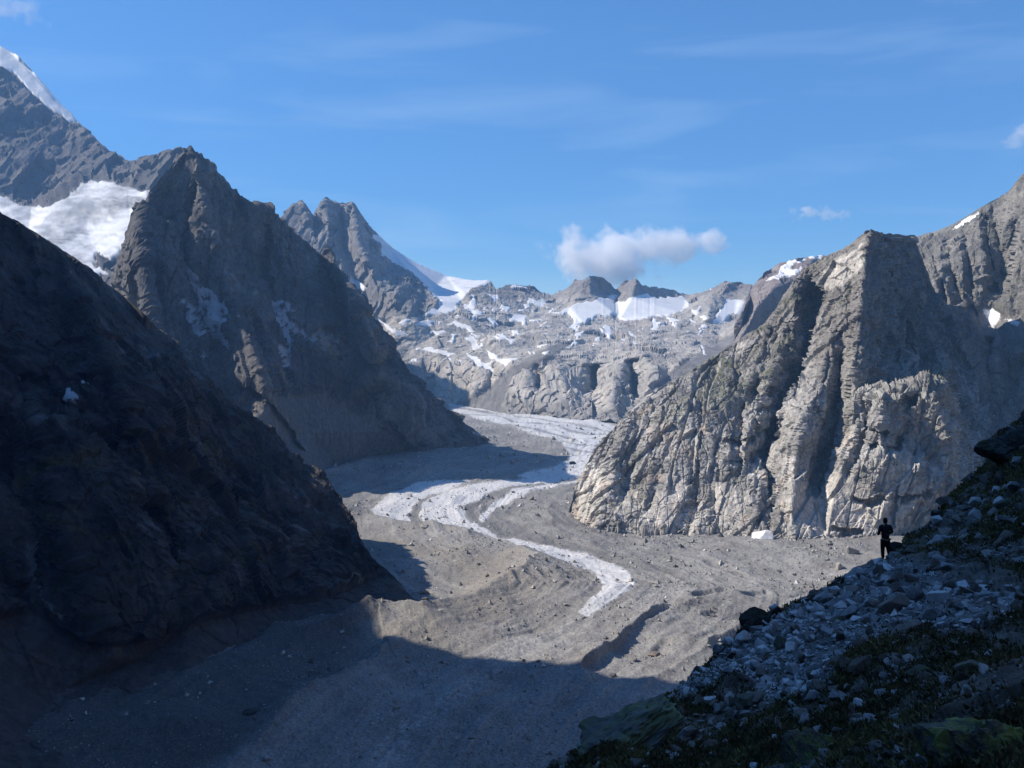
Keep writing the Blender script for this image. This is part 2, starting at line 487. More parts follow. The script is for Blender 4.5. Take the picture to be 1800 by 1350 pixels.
    icef = np.clip(blur(ice.astype(float), 5), 0, 1)
    # streaks of rubble lying along the flow of the far ice
    flow = np.sin(((V - 700 - (U - 790) * .155)) * .62 + fbm(uv, 60, 2, 31) * 2.0)
    dirt = (fbm(q, 5.5, 4, 33, .7) + .15)
    icec = mixc((0.60, 0.60, 0.60), (0.46, 0.46, 0.455), smooth(.2, .9, dirt + .35 * (flow * (V < 800)) + .5 * (1 - smooth(.5, 1, blur(icef, 10))) - .22))
    icec = mixc(icec, (0.30, 0.295, 0.285), smooth(.55, .95, flow * (V < 800) + fbm(uv, 18, 2, 37) * .4))
    # colours of the rubble
    base = mixc((0.20, 0.196, 0.19), (0.28, 0.274, 0.264), smooth(-.6, .6, fbm(q, 90, 4, 41)))
    base = mixc(base, (0.175, 0.16, 0.145), smooth(.05, .6, fbm(q, 34, 4, 42)) * .6)
    base = base * (1 + .22 * np.clip(fur, -1, 1) + .18 * fur2)[..., None]
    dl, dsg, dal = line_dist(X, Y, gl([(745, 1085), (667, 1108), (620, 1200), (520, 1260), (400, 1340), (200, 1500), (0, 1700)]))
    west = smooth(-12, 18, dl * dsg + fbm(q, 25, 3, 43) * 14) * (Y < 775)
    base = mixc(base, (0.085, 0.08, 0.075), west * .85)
    speck = fbm(q, 3.0, 3, 45, .8)
    base = base * (1 + .32 * speck)[..., None]
    brown = smooth(60, 0, line_dist(wx, wy, gl([(560, 930), (700, 960), (850, 985), (900, 1040), (800, 1100), (700, 1150)]))[0])
    base = mixc(base, (0.22, 0.20, 0.17), brown * .6)
    d, sg, al = line_dist(wx, wy, gl([(1032, 1090), (960, 1125), (900, 1155), (800, 1225), (720, 1290), (670, 1340)]))
    trail = smooth(14, 4, d) * smooth(-.25, .35, fbm(q, 4, 3, 48, .8))
    base = mixc(base, (0.50, 0.50, 0.49), trail * .4)
    d, sg, al = line_dist(wx, wy, gl([(1110, 1010), (1200, 1050), (1140, 1065), (1090, 1070)]))
    base = mixc(base, (0.42, 0.42, 0.41), smooth(20, 4, d) * smooth(0, .5, speck) * .6)
    # dark medial moraines between the ice ribbons
    for pts, W in (([(1040, 832), (950, 848), (880, 860), (835, 880), (822, 900), (845, 922), (900, 950), (1000, 985), (1080, 1000)], 9), ([(800, 858), (750, 870), (728, 890), (730, 918)], 5),
                   ([(905, 860), (870, 890), (868, 918), (930, 950), (1050, 985), (1150, 1010)], 10)):
        d, sg, al = line_dist(wx, wy, gl(pts)); base = mixc(base, (0.165, 0.165, 0.165), smooth(W * 1.5, W * .8, d) * .8)
    edge = smooth(.05, .5, icef) * smooth(-.35, .35, fbm(q, 3.5, 3, 55, .8))
    base = mixc(base, (0.50, 0.50, 0.49), np.where(ice, 0, edge))
    hole = ice & (fbm(q, 7, 3, 57, .7) + .5 * fbm(q, 2.6, 2, 58) > .62 + 1.1 * icef)
    isice = ice & ~hole
    h += np.where(isice, ridged(q, 6.5, 3, 61) * .7, fbm(q, 7, 4, 62, .7) * 1.0)
    P[..., 2] += h * near - (1 - near) * 6
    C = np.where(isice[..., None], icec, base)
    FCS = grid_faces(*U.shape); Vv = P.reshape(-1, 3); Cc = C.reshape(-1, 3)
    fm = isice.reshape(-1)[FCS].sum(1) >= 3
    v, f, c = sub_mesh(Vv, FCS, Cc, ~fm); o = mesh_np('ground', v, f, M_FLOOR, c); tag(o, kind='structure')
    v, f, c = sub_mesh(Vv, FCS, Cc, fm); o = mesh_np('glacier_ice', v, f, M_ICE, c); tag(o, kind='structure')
    return U, V, P
FU, FV, FP = build_floor()
print('floor', round(time.time() - T0, 1))

# ------------------------------------------------------------------ left snow-capped giant
def build_giant():
    top = [(-260, -120), (-60, 40), (0, 82), (30, 98), (75, 148), (105, 184), (140, 215), (190, 262), (228, 283), (262, 276), (285, 268), (300, 264), (318, 262), (332, 264), (400, 330), (470, 400)]
    bot = [(-260, 700), (470, 720)]
    net = [[(-260, -130, 4300), (0, 75, 3900), (140, 210, 3650), (228, 280, 3350), (270, 272, 3100), (335, 258, 2900), (470, 380, 3000)],
           [(-260, 330, 3400), (0, 345, 3250), (60, 352, 3250), (150, 322, 3220), (250, 338, 2980), (300, 345, 2800)],
           [(140, 210, 3650), (150, 322, 3220)], [(228, 280, 3350), (262, 330, 2960)],
           [(-260, 430, 2900), (50, 420, 2760), (150, 400, 2800), (240, 400, 2700), (320, 420, 2500)],
           [(90, 375, 2900), (170, 372, 2880), (230, 370, 2820)],
           [(-260, 720, 2300), (200, 520, 2350), (300, 560, 2250), (470, 720, 2200)]]
    s = Relief(top, bot, net, 1.7, 260, jag=6, jag_scale=14, seed=1, jag_fn=lambda u: np.interp(u, [0, 120, 150, 400], [.15, .3, 1, 1]))
    P0 = s.P0
    U, V = s.UU, s.VV
    ice = poly_mask(U, V, [[(-260, 345), (10, 348), (45, 362), (90, 366), (128, 340), (150, 324), (180, 319), (215, 330), (262, 338), (262, 380), (240, 430), (200, 520), (150, 520), (-260, 560)]], 3.5, 16, 4)
    islet = poly_mask(U, V, [[(160, 470), (176, 443), (182, 455), (200, 460), (215, 440), (225, 470), (200, 490), (180, 475)], [(150, 500), (190, 485), (215, 470), (240, 520), (150, 560)]], 3, 10, 8) & s.front
    islet &= fbm(P0, 60, 3, 9) > -.25
    cap = poly_mask(U, V, [[(-260, -160), (0, 60), (40, 90), (80, 140), (110, 180), (138, 217), (120, 213), (62, 172), (22, 128), (0, 118), (-260, 10)]], 2, 20, 5)
    s.snow = (ice & ~islet & s.front) | cap
    rock = ~s.snow
    a = ridged(s.w(.35, -.2), 200, 5, 71, .6) * 24 + facet(s.w(.4, -.2), 90, 2)[0] * 20 + facet(s.w(.6), 38, 3)[0] * 10
    icew = fbm(P0, 260, 3, 74) * 12 + ridged(aniso(P0, 2.2), 60, 3, 75) * 2.5
    bs = blur(s.snow.astype(float), 7)
    s.push(a * (1 - bs) ** 3 + icew * bs, 12, .12)
    c = mixc((0.085, 0.083, 0.085), (0.145, 0.134, 0.13), smooth(-.6, .6, fbm(P0, 220, 4, 77)))
    c = c * (1 + .25 * fbm(P0, 40, 3, 78))[..., None]
    q2 = np.stack([U * .35 + V * .3, V * 1.3, V * 0], -1)
    tint = .98 - .55 * smooth(-.25, .35, fbm(q2, 24, 5, 79, .65)) * (V > 290) - .22 * smooth(.8, .95, 1 - np.abs(perlin(q2, 7, 80))) * smooth(-.1, .3, fbm(q2, 30, 2, 180)) * (V > 290)
    s.build('snowy_mountain', M_FAR, c, 'snowfield', (0.70, 0.72, 0.74), snow_lift=6, snow_tint=tint)
build_giant()

# ------------------------------------------------------------------ far range with its patchwork of snow
FAR_SNOW = [
    [(969, 548), (997, 542), (1022, 533), (1055, 525), (1078, 518), (1089, 521), (1078, 533), (1111, 528), (1133, 518), (1155, 523), (1178, 522), (1200, 523), (1214, 532), (1208, 544), (1192, 553), (1167, 555), (1130, 561), (1100, 564), (1078, 555), (1055, 554), (1033, 564), (1019, 572), (1011, 583), (994, 580), (1008, 567), (997, 552)],
    [(1269, 539), (1280, 526), (1310, 530), (1305, 550), (1283, 555), (1267, 569), (1251, 569), (1258, 555)],
    [(655, 413), (665, 412), (690, 432), (720, 450), (750, 465), (785, 480), (830, 490), (862, 492), (858, 505), (830, 506), (820, 520), (800, 545), (780, 552), (745, 553), (770, 541), (772, 530), (745, 502), (720, 482), (690, 462), (670, 452), (657, 430)],
    [(610, 485), (628, 492), (645, 508), (635, 512), (618, 500)],
    [(665, 558), (690, 578), (718, 588), (703, 592), (680, 582)],
    [(783, 570), (803, 566), (837, 580), (833, 585), (810, 576)], [(727, 575), (743, 565), (770, 563), (750, 574)],
    [(758, 585), (775, 581), (784, 585), (770, 589)], [(788, 601), (800, 588), (808, 587), (797, 601)],
    [(815, 597), (827, 592), (845, 610), (837, 617)], [(873, 590), (883, 584), (892, 592), (912, 603), (897, 603)],
    [(735, 613), (760, 612), (800, 622), (787, 628), (767, 622)], [(817, 623), (830, 629), (860, 639), (872, 652), (857, 657), (833, 640)],
    [(857, 617), (883, 632), (910, 632), (887, 645), (863, 629)], [(853, 516), (880, 519), (870, 530), (860, 525)],
    [(897, 502), (933, 502), (925, 509), (905, 509)], [(897, 554), (927, 556), (923, 567), (897, 565)],
    [(927, 526), (960, 533), (955, 542), (935, 536)], [(1062, 575), (1072, 573), (1075, 590), (1068, 597), (1063, 585)],
    [(1145, 563), (1155, 562), (1158, 575), (1150, 580)], [(1170, 557), (1195, 562), (1185, 568), (1176, 566)], [(1218, 545), (1230, 540), (1232, 548), (1216, 553)],
    [(1230, 557), (1243, 556), (1240, 563), (1229, 562)], [(1231, 610), (1236, 609), (1239, 624), (1233, 622)], [(1104, 583), (1116, 590), (1118, 597), (1106, 590)],
    [(995, 610), (1010, 600), (1020, 601), (1012, 608)], [(1040, 603), (1052, 605), (1048, 608)], [(940, 610), (965, 603), (950, 612)], [(953, 620), (968, 612), (960, 621)],
    [(1237, 511), (1252, 506), (1250, 510)], [(1012, 585), (1024, 580), (1020, 594), (1013, 596)], [(880, 535), (902, 538), (890, 546), (878, 542)], [(830, 545), (852, 548), (846, 556), (828, 552)],
    [(828, 520), (838, 528), (833, 545), (822, 540)], [(860, 560), (880, 566), (868, 570), (855, 566)], [(700, 565), (715, 560), (725, 566), (708, 574)],
]
def build_far():
    top = [(440, 400), (480, 388), (500, 374), (515, 360), (530, 351), (540, 362), (551, 378), (558, 365), (566, 350), (575, 349), (590, 355), (606, 357), (619, 354), (628, 366), (642, 387), (655, 401), (668, 416), (690, 436), (720, 456), (752, 471), (785, 485),
           (820, 492), (838, 493), (862, 493), (872, 509), (885, 504), (900, 500), (938, 502), (950, 512), (968, 516), (985, 513), (1000, 502), (1012, 493), (1030, 488), (1060, 487), (1072, 496), (1081, 506), (1092, 497), (1108, 493), (1118, 490),
           (1128, 500), (1142, 506), (1150, 502), (1168, 505), (1190, 512), (1208, 517), (1228, 516), (1250, 507), (1275, 495), (1300, 496), (1309, 497), (1325, 501), (1400, 520), (1480, 560)]
    bot = [(440, 700), (700, 715), (765, 712), (790, 716), (900, 733), (1000, 744), (1080, 753), (1150, 765), (1480, 780)]
    net = [[(440, 390, 3600), (500, 370, 3550), (530, 348, 3550), (552, 380, 3680), (566, 346, 3550), (590, 353, 3600), (619, 350, 3550), (655, 400, 3650), (720, 455, 3760), (785, 485, 3800), (862, 490, 3700), (960, 514, 3850), (1035, 484, 3600), (1081, 506, 3800), (1118, 487, 3600), (1208, 517, 3850), (1290, 492, 3500), (1325, 500, 3450), (1480, 560, 3400)],
           [(530, 348, 3550), (556, 430, 3410), (600, 520, 3220), (660, 600, 3080)], [(566, 346, 3550), (578, 400, 3440), (575, 440, 3380)], [(619, 350, 3550), (630, 430, 3400), (660, 500, 3250), (700, 548, 3130), (720, 556, 3100)],
           [(600, 380, 3600), (610, 440, 3490), (630, 520, 3300)], [(655, 420, 3640), (690, 462, 3560), (745, 502, 3420), (773, 532, 3270)], [(740, 556, 3150), (773, 536, 3240), (800, 548, 3200)],
           [(690, 442, 3700), (760, 510, 3540), (810, 530, 3380)], [(1035, 484, 3600), (1040, 520, 3450), (1000, 545, 3400)], [(1118, 487, 3600), (1110, 525, 3440)], [(1290, 492, 3500), (1250, 530, 3350), (1240, 570, 3150)],
           [(1300, 500, 3500), (1290, 560, 3250)], [(820, 520, 3420), (960, 535, 3500), (1090, 560, 3330), (1200, 552, 3330), (1270, 570, 3200)],
           [(690, 590, 3060), (760, 590, 3070), (860, 590, 3040), (960, 600, 2950), (1060, 610, 2870), (1160, 600, 2950), (1260, 605, 2950)],
           [(700, 640, 2990), (780, 640, 2930), (850, 655, 2800), (905, 645, 2700), (960, 622, 2660), (1010, 628, 2640), (1040, 640, 2620), (1100, 632, 2600), (1128, 625, 2590), (1180, 640, 2560), (1300, 640, 2500)],
           [(880, 705, 2640), (905, 660, 2680)], [(1000, 732, 2440), (985, 640, 2640)], [(1045, 640, 2660), (1040, 715, 2520)], [(1075, 738, 2380), (1080, 650, 2560)], [(1125, 640, 2610), (1112, 715, 2460)], [(1145, 740, 2330), (1150, 660, 2500)],
           [(440, 720, 2600), (700, 716, 2950), (765, 714, 2880), (790, 718, 2820), (900, 735, 2560), (1000, 746, 2400), (1080, 755, 2280), (1150, 767, 2150), (1480, 785, 2000)]]
    gro = [([(592, 396), (583, 440), (600, 480)], 24, 36, 3), ([(640, 390), (660, 440)], 20, 22, 4), ([(1050, 640), (1042, 700)], 26, 55, 3), ([(1122, 628), (1120, 700)], 26, 75, 3), ([(955, 640), (940, 700)], 18, 25, 3), ([(1105, 650), (1095, 700)], 12, 25, 3), ([(870, 640), (862, 700)], 22, 24, 4)]
    s = Relief(top, bot, net, 1.35, 300, jag=7, jag_scale=13, seed=2, soft=4, grooves=gro, jag_fn=lambda u: np.interp(u, [440, 640, 670, 850, 880, 980, 1060, 1480], [1, 1, .2, .3, .7, 1, 1.1, .7]))
    U, V, P0 = s.UU, s.VV, s.P0
    mtn = smooth(0, 1, (in_poly(U, V, [(400, 300), (640, 300), (668, 420), (775, 535), (740, 556), (690, 556), (600, 600), (400, 600)])).astype(float))
    mtn = blur(mtn, 6)
    wl_ = smooth(620, 650, V + fbm(np.stack([U, V, V * 0], -1), 60, 2, 3) * 20)
    bench = (1 - mtn) * (1 - wl_)
    talus = blur(in_poly(U, V, [(800, 720), (850, 690), (880, 665), (930, 625), (985, 600), (1000, 604), (950, 640), (905, 665), (885, 715), (900, 740)]).astype(float) + in_poly(U, V, [(1150, 680), (1200, 640), (1300, 580), (1310, 600), (1230, 660), (1190, 700)]).astype(float), 5)
    a = mtn * (ridged(s.w(.3, -.15), 90, 5, 81, .6) * 11 + facet(s.w(.4, -.15), 60, 5)[0] * 17 + facet(s.w(.6), 26, 6)[0] * 8)
    a = a + wl_ * (ridged(s.w(.22, .1), 80, 4, 82, .6) * 13 + facet(s.w(.35, .1), 46, 7)[0] * 12 + facet(s.w(.7), 18, 8)[0] * 5) * (1 - .85 * talus)
    a = a + bench * (facet(aniso(P0, 1.0, .5), 90, 9)[0] * 9 + facet(aniso(P0, 1.0, .4), 32, 10)[0] * 2.2 + facet(P0, 12, 11)[0] * 1.2 + fbm(P0, 150, 4, 83, .6) * 12 + fbm(P0, 30, 3, 90) * 3) * (1 - .8 * talus)
    snow = poly_mask(U, V, FAR_SNOW, 3.2, 13, 7)
    region = in_poly(U, V, [(770, 560), (830, 510), (960, 530), (1080, 560), (1200, 560), (1260, 570), (1240, 600), (1000, 610), (900, 640), (700, 640), (690, 580)])
    pn = fbm(np.stack([U, V * 2.2, V * 0], -1), 22, 4, 88, .6)
    s.push(a * (1 - .96 * blur(snow.astype(float), 2)), 10, .12)
    nn = grid_normals(s.P)
    snow |= region & (pn > .33) & (nn[..., 2] > .5) & s.front
    s.snow = snow & s.front
    c = mixc((0.30, 0.29, 0.275), (0.43, 0.405, 0.365), smooth(-.5, .5, fbm(P0, 120, 4, 84)))
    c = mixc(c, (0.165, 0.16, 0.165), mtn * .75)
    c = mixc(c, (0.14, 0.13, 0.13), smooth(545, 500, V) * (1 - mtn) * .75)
    c = mixc(c, (0.24, 0.195, 0.175), smooth(.1, .6, fbm(P0, 200, 3, 85)) * smooth(1020, 1150, U) * .5 * (V < 640))
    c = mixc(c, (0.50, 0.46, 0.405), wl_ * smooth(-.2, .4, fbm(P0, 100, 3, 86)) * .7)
    c = mixc(c, (0.165, 0.16, 0.16), np.clip(talus, 0, 1) * .9)
    tal = smooth(690, 720, V - (U - 800) * .07) * smooth(780, 860, U)
    c = mixc(c, (0.185, 0.18, 0.175), tal * .7)
    c = c * (1 + .30 * fbm(P0, 22, 4, 87, .6))[..., None]
    tint = 1 - .16 * smooth(.1, .5, fbm(P0, 90, 3, 89))
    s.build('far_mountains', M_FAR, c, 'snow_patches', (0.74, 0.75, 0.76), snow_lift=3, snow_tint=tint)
build_far()

# ------------------------------------------------------------------ domed mountain in the gap
def build_dome():
    top = [(1270, 690), (1282, 640), (1290, 600), (1296, 562), (1310, 530), (1325, 501), (1345, 479), (1370, 463), (1398, 455), (1440, 450), (1480, 452), (1560, 470)]
    bot = [(1270, 700), (1560, 720)]
    net = [[(1270, 690, 2450), (1290, 600, 2450), (1325, 500, 2550), (1370, 460, 2600), (1440, 448, 2600), (1560, 465, 2600)],
           [(1440, 448, 2600), (1400, 490, 2450), (1360, 510, 2400), (1330, 540, 2330), (1300, 600, 2230), (1295, 700, 2150)],
           [(1400, 560, 2520), (1340, 610, 2430), (1310, 700, 2320)], [(1560, 720, 2300), (1560, 560, 2450)]]
    s = Relief(top, bot, net, 1.7, 150, jag=3, seed=3)
    P0 = s.P0; U, V = s.UU, s.VV
    s.snow = poly_mask(U, V, [[(1347, 498), (1367, 486), (1372, 472), (1389, 458), (1417, 457), (1408, 466), (1397, 465), (1388, 473), (1397, 479), (1410, 470), (1403, 482), (1386, 490), (1375, 489), (1364, 494), (1376, 499)], [(1419, 448), (1450, 445), (1442, 458), (1425, 457)]], 1.5, 10, 9)
    s.push(ridged(s.w(.4), 100, 4, 91) * 7 + facet(s.w(.5), 45, 12)[0] * 6 + facet(P0, 16, 13)[0] * 3, 10, .2)
    c = mixc((0.20, 0.17, 0.165), (0.27, 0.235, 0.22), smooth(-.5, .5, fbm(P0, 90, 4, 92)))
    c = mixc(c, (0.30, 0.29, 0.28), smooth(560, 620, V) * .6)
    s.build('domed_mountain', M_FAR, c, 'snow_patches', (0.76, 0.77, 0.78), snow_lift=2)
build_dome()
print('far', round(time.time() - T0, 1))

# ------------------------------------------------------------------ pyramid peak
def build_pyramid():
    top = [(120, 620), (195, 506), (210, 468), (226, 432), (236, 412), (245, 388), (250, 362), (262, 338), (285, 312), (305, 288), (322, 268), (330, 263), (335, 255), (341, 264), (352, 276), (361, 286), (372, 290), (385, 303), (398, 318), (412, 331), (428, 346), (442, 357), (465, 362), (478, 374), (492, 386),
           (520, 408), (545, 430), (566, 450), (571, 438), (577, 434), (584, 447), (592, 465), (604, 482), (618, 505), (634, 528), (650, 552), (668, 575), (688, 604), (702, 622), (720, 652), (745, 680), (765, 700), (790, 722), (812, 740), (835, 756), (860, 772), (880, 785)]
    bot = [(120, 900), (500, 880), (550, 850), (600, 832), (660, 815), (700, 808), (760, 812), (830, 805), (862, 794), (880, 792)]
    d = lambda v: float(gd(v))
    net = [[(120, 620, 1680), (195, 505, 1660), (245, 385, 1640), (262, 336, 1610), (335, 253, 1650), (398, 316, 1700), (465, 360, 1760), (520, 405, 1810), (568, 445, 1850), (590, 458, 1860), (650, 550, 1880), (690, 604, 1920), (765, 700, 1975), (812, 740, 2000), (862, 772, 2030), (880, 783, 2010)],
           [(262, 336, 1610), (247, 420, 1530), (258, 480, 1490), (264, 540, 1470), (290, 640, 1420), (330, 760, 1330)],
           [(195, 505, 1660), (205, 600, 1640)],
           [(335, 253, 1650), (350, 330, 1605), (372, 400, 1592), (388, 450, 1582), (405, 520, 1556), (432, 590, 1478), (458, 650, 1430), (475, 700, 1420)],
           [(300, 350, 1636), (316, 450, 1588), (350, 550, 1560), (378, 620, 1530), (410, 700, 1470)],
           [(440, 450, 1700), (480, 540, 1680), (500, 600, 1640), (510, 680, 1560)],
           [(520, 405, 1810), (530, 480, 1750), (545, 540, 1715), (560, 600, 1680)],
           [(592, 466, 1760), (622, 520, 1655), (650, 580, 1605), (663, 622, 1610), (668, 660, 1660)],
           [(580, 490, 1830), (604, 550, 1775), (618, 610, 1750)],
           [(665, 640, 1860), (690, 680, 1800), (720, 700, 1800), (740, 760, 1840)], [(600, 700, 1690), (640, 760, 1700)], [(540, 760, 1560), (520, 700, 1570)],
           [(120, 900, 1150), (400, 850, 1300), (500, 882, 1340), (550, 852, 1480), (600, 834, d(820)), (660, 817, d(803)), (700, 810, d(796)), (760, 814, d(798)), (830, 807, d(792)), (862, 796, d(783)), (880, 794, d(781))]]
    gro = [([(352, 300), (340, 380), (330, 470)], 20, 25, 3), ([(480, 380), (470, 460), (480, 520)], 26, 30, 3), ([(580, 470), (600, 540), (622, 610)], 14, 18, 3), ([(430, 660), (500, 740), (540, 800)], 24, 22, 4), ([(620, 640), (680, 740)], 20, 22, 4)]
    s = Relief(top, bot, net, 1.6, 330, jag=7, jag_scale=12, seed=4, grooves=gro, jag_fn=lambda u: np.interp(u, [120, 330, 332, 338, 342, 720, 800, 880], [.8, .8, 0, 0, 1, 1.1, .8, .4]))
    U, V, P0 = s.UU, s.VV, s.P0
    q2 = np.stack([U, V, V * 0], -1)
    tal = smooth(0, 1, blur(in_poly(U, V, [(470, 700), (560, 690), (640, 735), (700, 770), (760, 790), (880, 780), (880, 830), (500, 890), (430, 800)]).astype(float), 8) + fbm(q2, 50, 3, 4) * .25)
    sn = [[(322, 462), (345, 480), (352, 500), (372, 512), (388, 520), (401, 545), (396, 574), (412, 600), (414, 624), (395, 606), (370, 601), (345, 597), (334, 570), (318, 528), (345, 545), (352, 520), (330, 500)],
          [(473, 522), (500, 532), (526, 547), (500, 553), (520, 578), (540, 592), (562, 585), (608, 592), (605, 600), (572, 602), (602, 620), (592, 627), (545, 608), (505, 578), (516, 600), (508, 630), (514, 664), (497, 642), (489, 612), (500, 602), (482, 552)],
          [(346, 618), (366, 630), (357, 640), (350, 630)], [(826, 758), (848, 762), (842, 770), (830, 766)]]
    s.snow = poly_mask(U, V, sn, 4.0, 14, 14) & s.front & (fbm(q2, 9, 4, 15, .7) > -.22)
    a = ridged(s.w(.3, -.25), 90, 5, 101, .6) * 13 + facet(s.w(.38, -.3), 55, 15)[0] * 13 + facet(s.w(.5, -.3), 24, 16)[0] * 6 + facet(s.w(.7), 9, 17)[0] * 3.4 - smooth(.92, .995, 1 - np.abs(perlin(s.w(.2, -.3), 34, 106))) * 5
    s.push(a * (1 - .85 * tal) * np.where(s.snow, .4, 1), 10, .18)
    s.push(tal * fbm(P0, 14, 3, 18) * 2)
    c = mixc((0.072, 0.074, 0.078), (0.15, 0.14, 0.132), smooth(-.5, .5, fbm(P0, 100, 4, 102)))
    c = mixc(c, (0.30, 0.265, 0.225), smooth(.1, .5, fbm(aniso(P0, .4), 60, 3, 103)) * .45)
    c = c * (1 + .3 * fbm(P0, 14, 4, 104, .6))[..., None]
    c = mixc(c, (0.15, 0.15, 0.15), tal * .85)
    s.build('pyramid_peak', M_CLIFF, c, 'snow_patches', (0.40, 0.40, 0.42), snow_lift=1, snow_tint=1 - .35 * smooth(-.1, .4, fbm(P0, 25, 4, 105, .7)))
build_pyramid()

# ------------------------------------------------------------------ right-hand mountain wall behind the buttress
def build_right_wall():
    top = [(1500, 470), (1590, 425), (1612, 416), (1640, 408), (1662, 400), (1690, 386), (1722, 366), (1745, 353), (1764, 345), (1776, 332), (1788, 317), (1800, 304), (1850, 240), (2000, 120), (2200, 60)]
    bot = [(1500, 980), (2200, 1020)]
    net = [[(1500, 465, 2000), (1612, 412, 1950), (1662, 397, 1850), (1722, 363, 1760), (1764, 342, 1740), (1800, 300, 1650), (2000, 115, 1600), (2200, 55, 1600)],
           [(1612, 430, 1880), (1640, 480, 1620), (1660, 560, 1490), (1690, 640, 1440), (1700, 760, 1400)],
           [(1722, 366, 1760), (1732, 430, 1640), (1728, 520, 1560), (1740, 548, 1545)], [(1745, 360, 1750), (1760, 450, 1660), (1768, 520, 1580)],
           [(1800, 300, 1650), (1785, 420, 1560), (1778, 520, 1500), (1800, 600, 1440)], [(1725, 590, 1500), (1750, 640, 1440), (1760, 720, 1400)], [(1762, 600, 1480), (1775, 660, 1450)],
           [(1500, 990, 1150), (1650, 980, 1100), (1750, 900, 1200), (2200, 1020, 1000)], [(1650, 800, 1380), (1600, 700, 1450)], [(2000, 500, 1300), (2200, 500, 1250)]]
    gro = [([(1738, 370), (1742, 440), (1755, 520)], 18, 50, 2.5), ([(1795, 380), (1780, 440), (1770, 500)], 16, 40, 2.5), ([(1745, 590), (1738, 640), (1752, 700)], 20, 45, 3), ([(1668, 400), (1672, 460), (1690, 540)], 18, 24, 3), ([(1700, 400), (1706, 480), (1715, 560)], 14, 22, 3), ([(1640, 420), (1650, 480), (1668, 540)], 12, 20, 3)]
    s = Relief(top, bot, net, 1.9, 300, jag=3, jag_scale=18, seed=5, grooves=gro, jag_fn=lambda u: np.interp(u, [1600, 1770, 1790, 2200], [.4, .5, .9, 1.5]))
    U, V, P0 = s.UU, s.VV, s.P0
    s.snow = poly_mask(U, V, [[(1673, 404), (1689, 392), (1724, 374), (1714, 386), (1690, 400)], [(1727, 546), (1744, 544), (1762, 551), (1756, 563), (1746, 580), (1736, 564)], [(1768, 560), (1780, 563), (1794, 567), (1790, 575), (1780, 570)]], 1.2, 10, 19) & s.front
    a = ridged(s.w(.22, .1), 70, 5, 111, .6) * 8 + facet(s.w(.3, .1), 38, 21)[0] * 8 + facet(s.w(.5), 14, 22)[0] * 3.4 + facet(P0, 5, 23)[0] * 1.2 - smooth(.9, .995, 1 - np.abs(perlin(s.w(.15, .15), 24, 224))) * 4
    tal = blur(in_poly(U, V, [(1705, 560), (1730, 545), (1800, 560), (1900, 600), (1830, 640), (1760, 600), (1745, 610), (1725, 600)]).astype(float), 4)
    s.push(a * (1 - .85 * tal) * np.where(s.snow, .3, 1), 10, .2)
    c = mixc((0.15, 0.145, 0.135), (0.25, 0.235, 0.21), smooth(-.5, .5, fbm(P0, 90, 4, 112)))
    c = mixc(c, (0.13, 0.13, 0.095), smooth(.1, .5, fbm(aniso(P0, .5), 45, 4, 113)) * .55)
    c = c * (1 + .25 * fbm(P0, 10, 3, 114))[..., None]
    c = mixc(c, (0.20, 0.195, 0.19), np.clip(tal, 0, 1) * .9)
    s.build('right_mountain', M_CLIFF, c, 'snow_patches', (0.78, 0.79, 0.80), snow_lift=2)
build_right_wall()

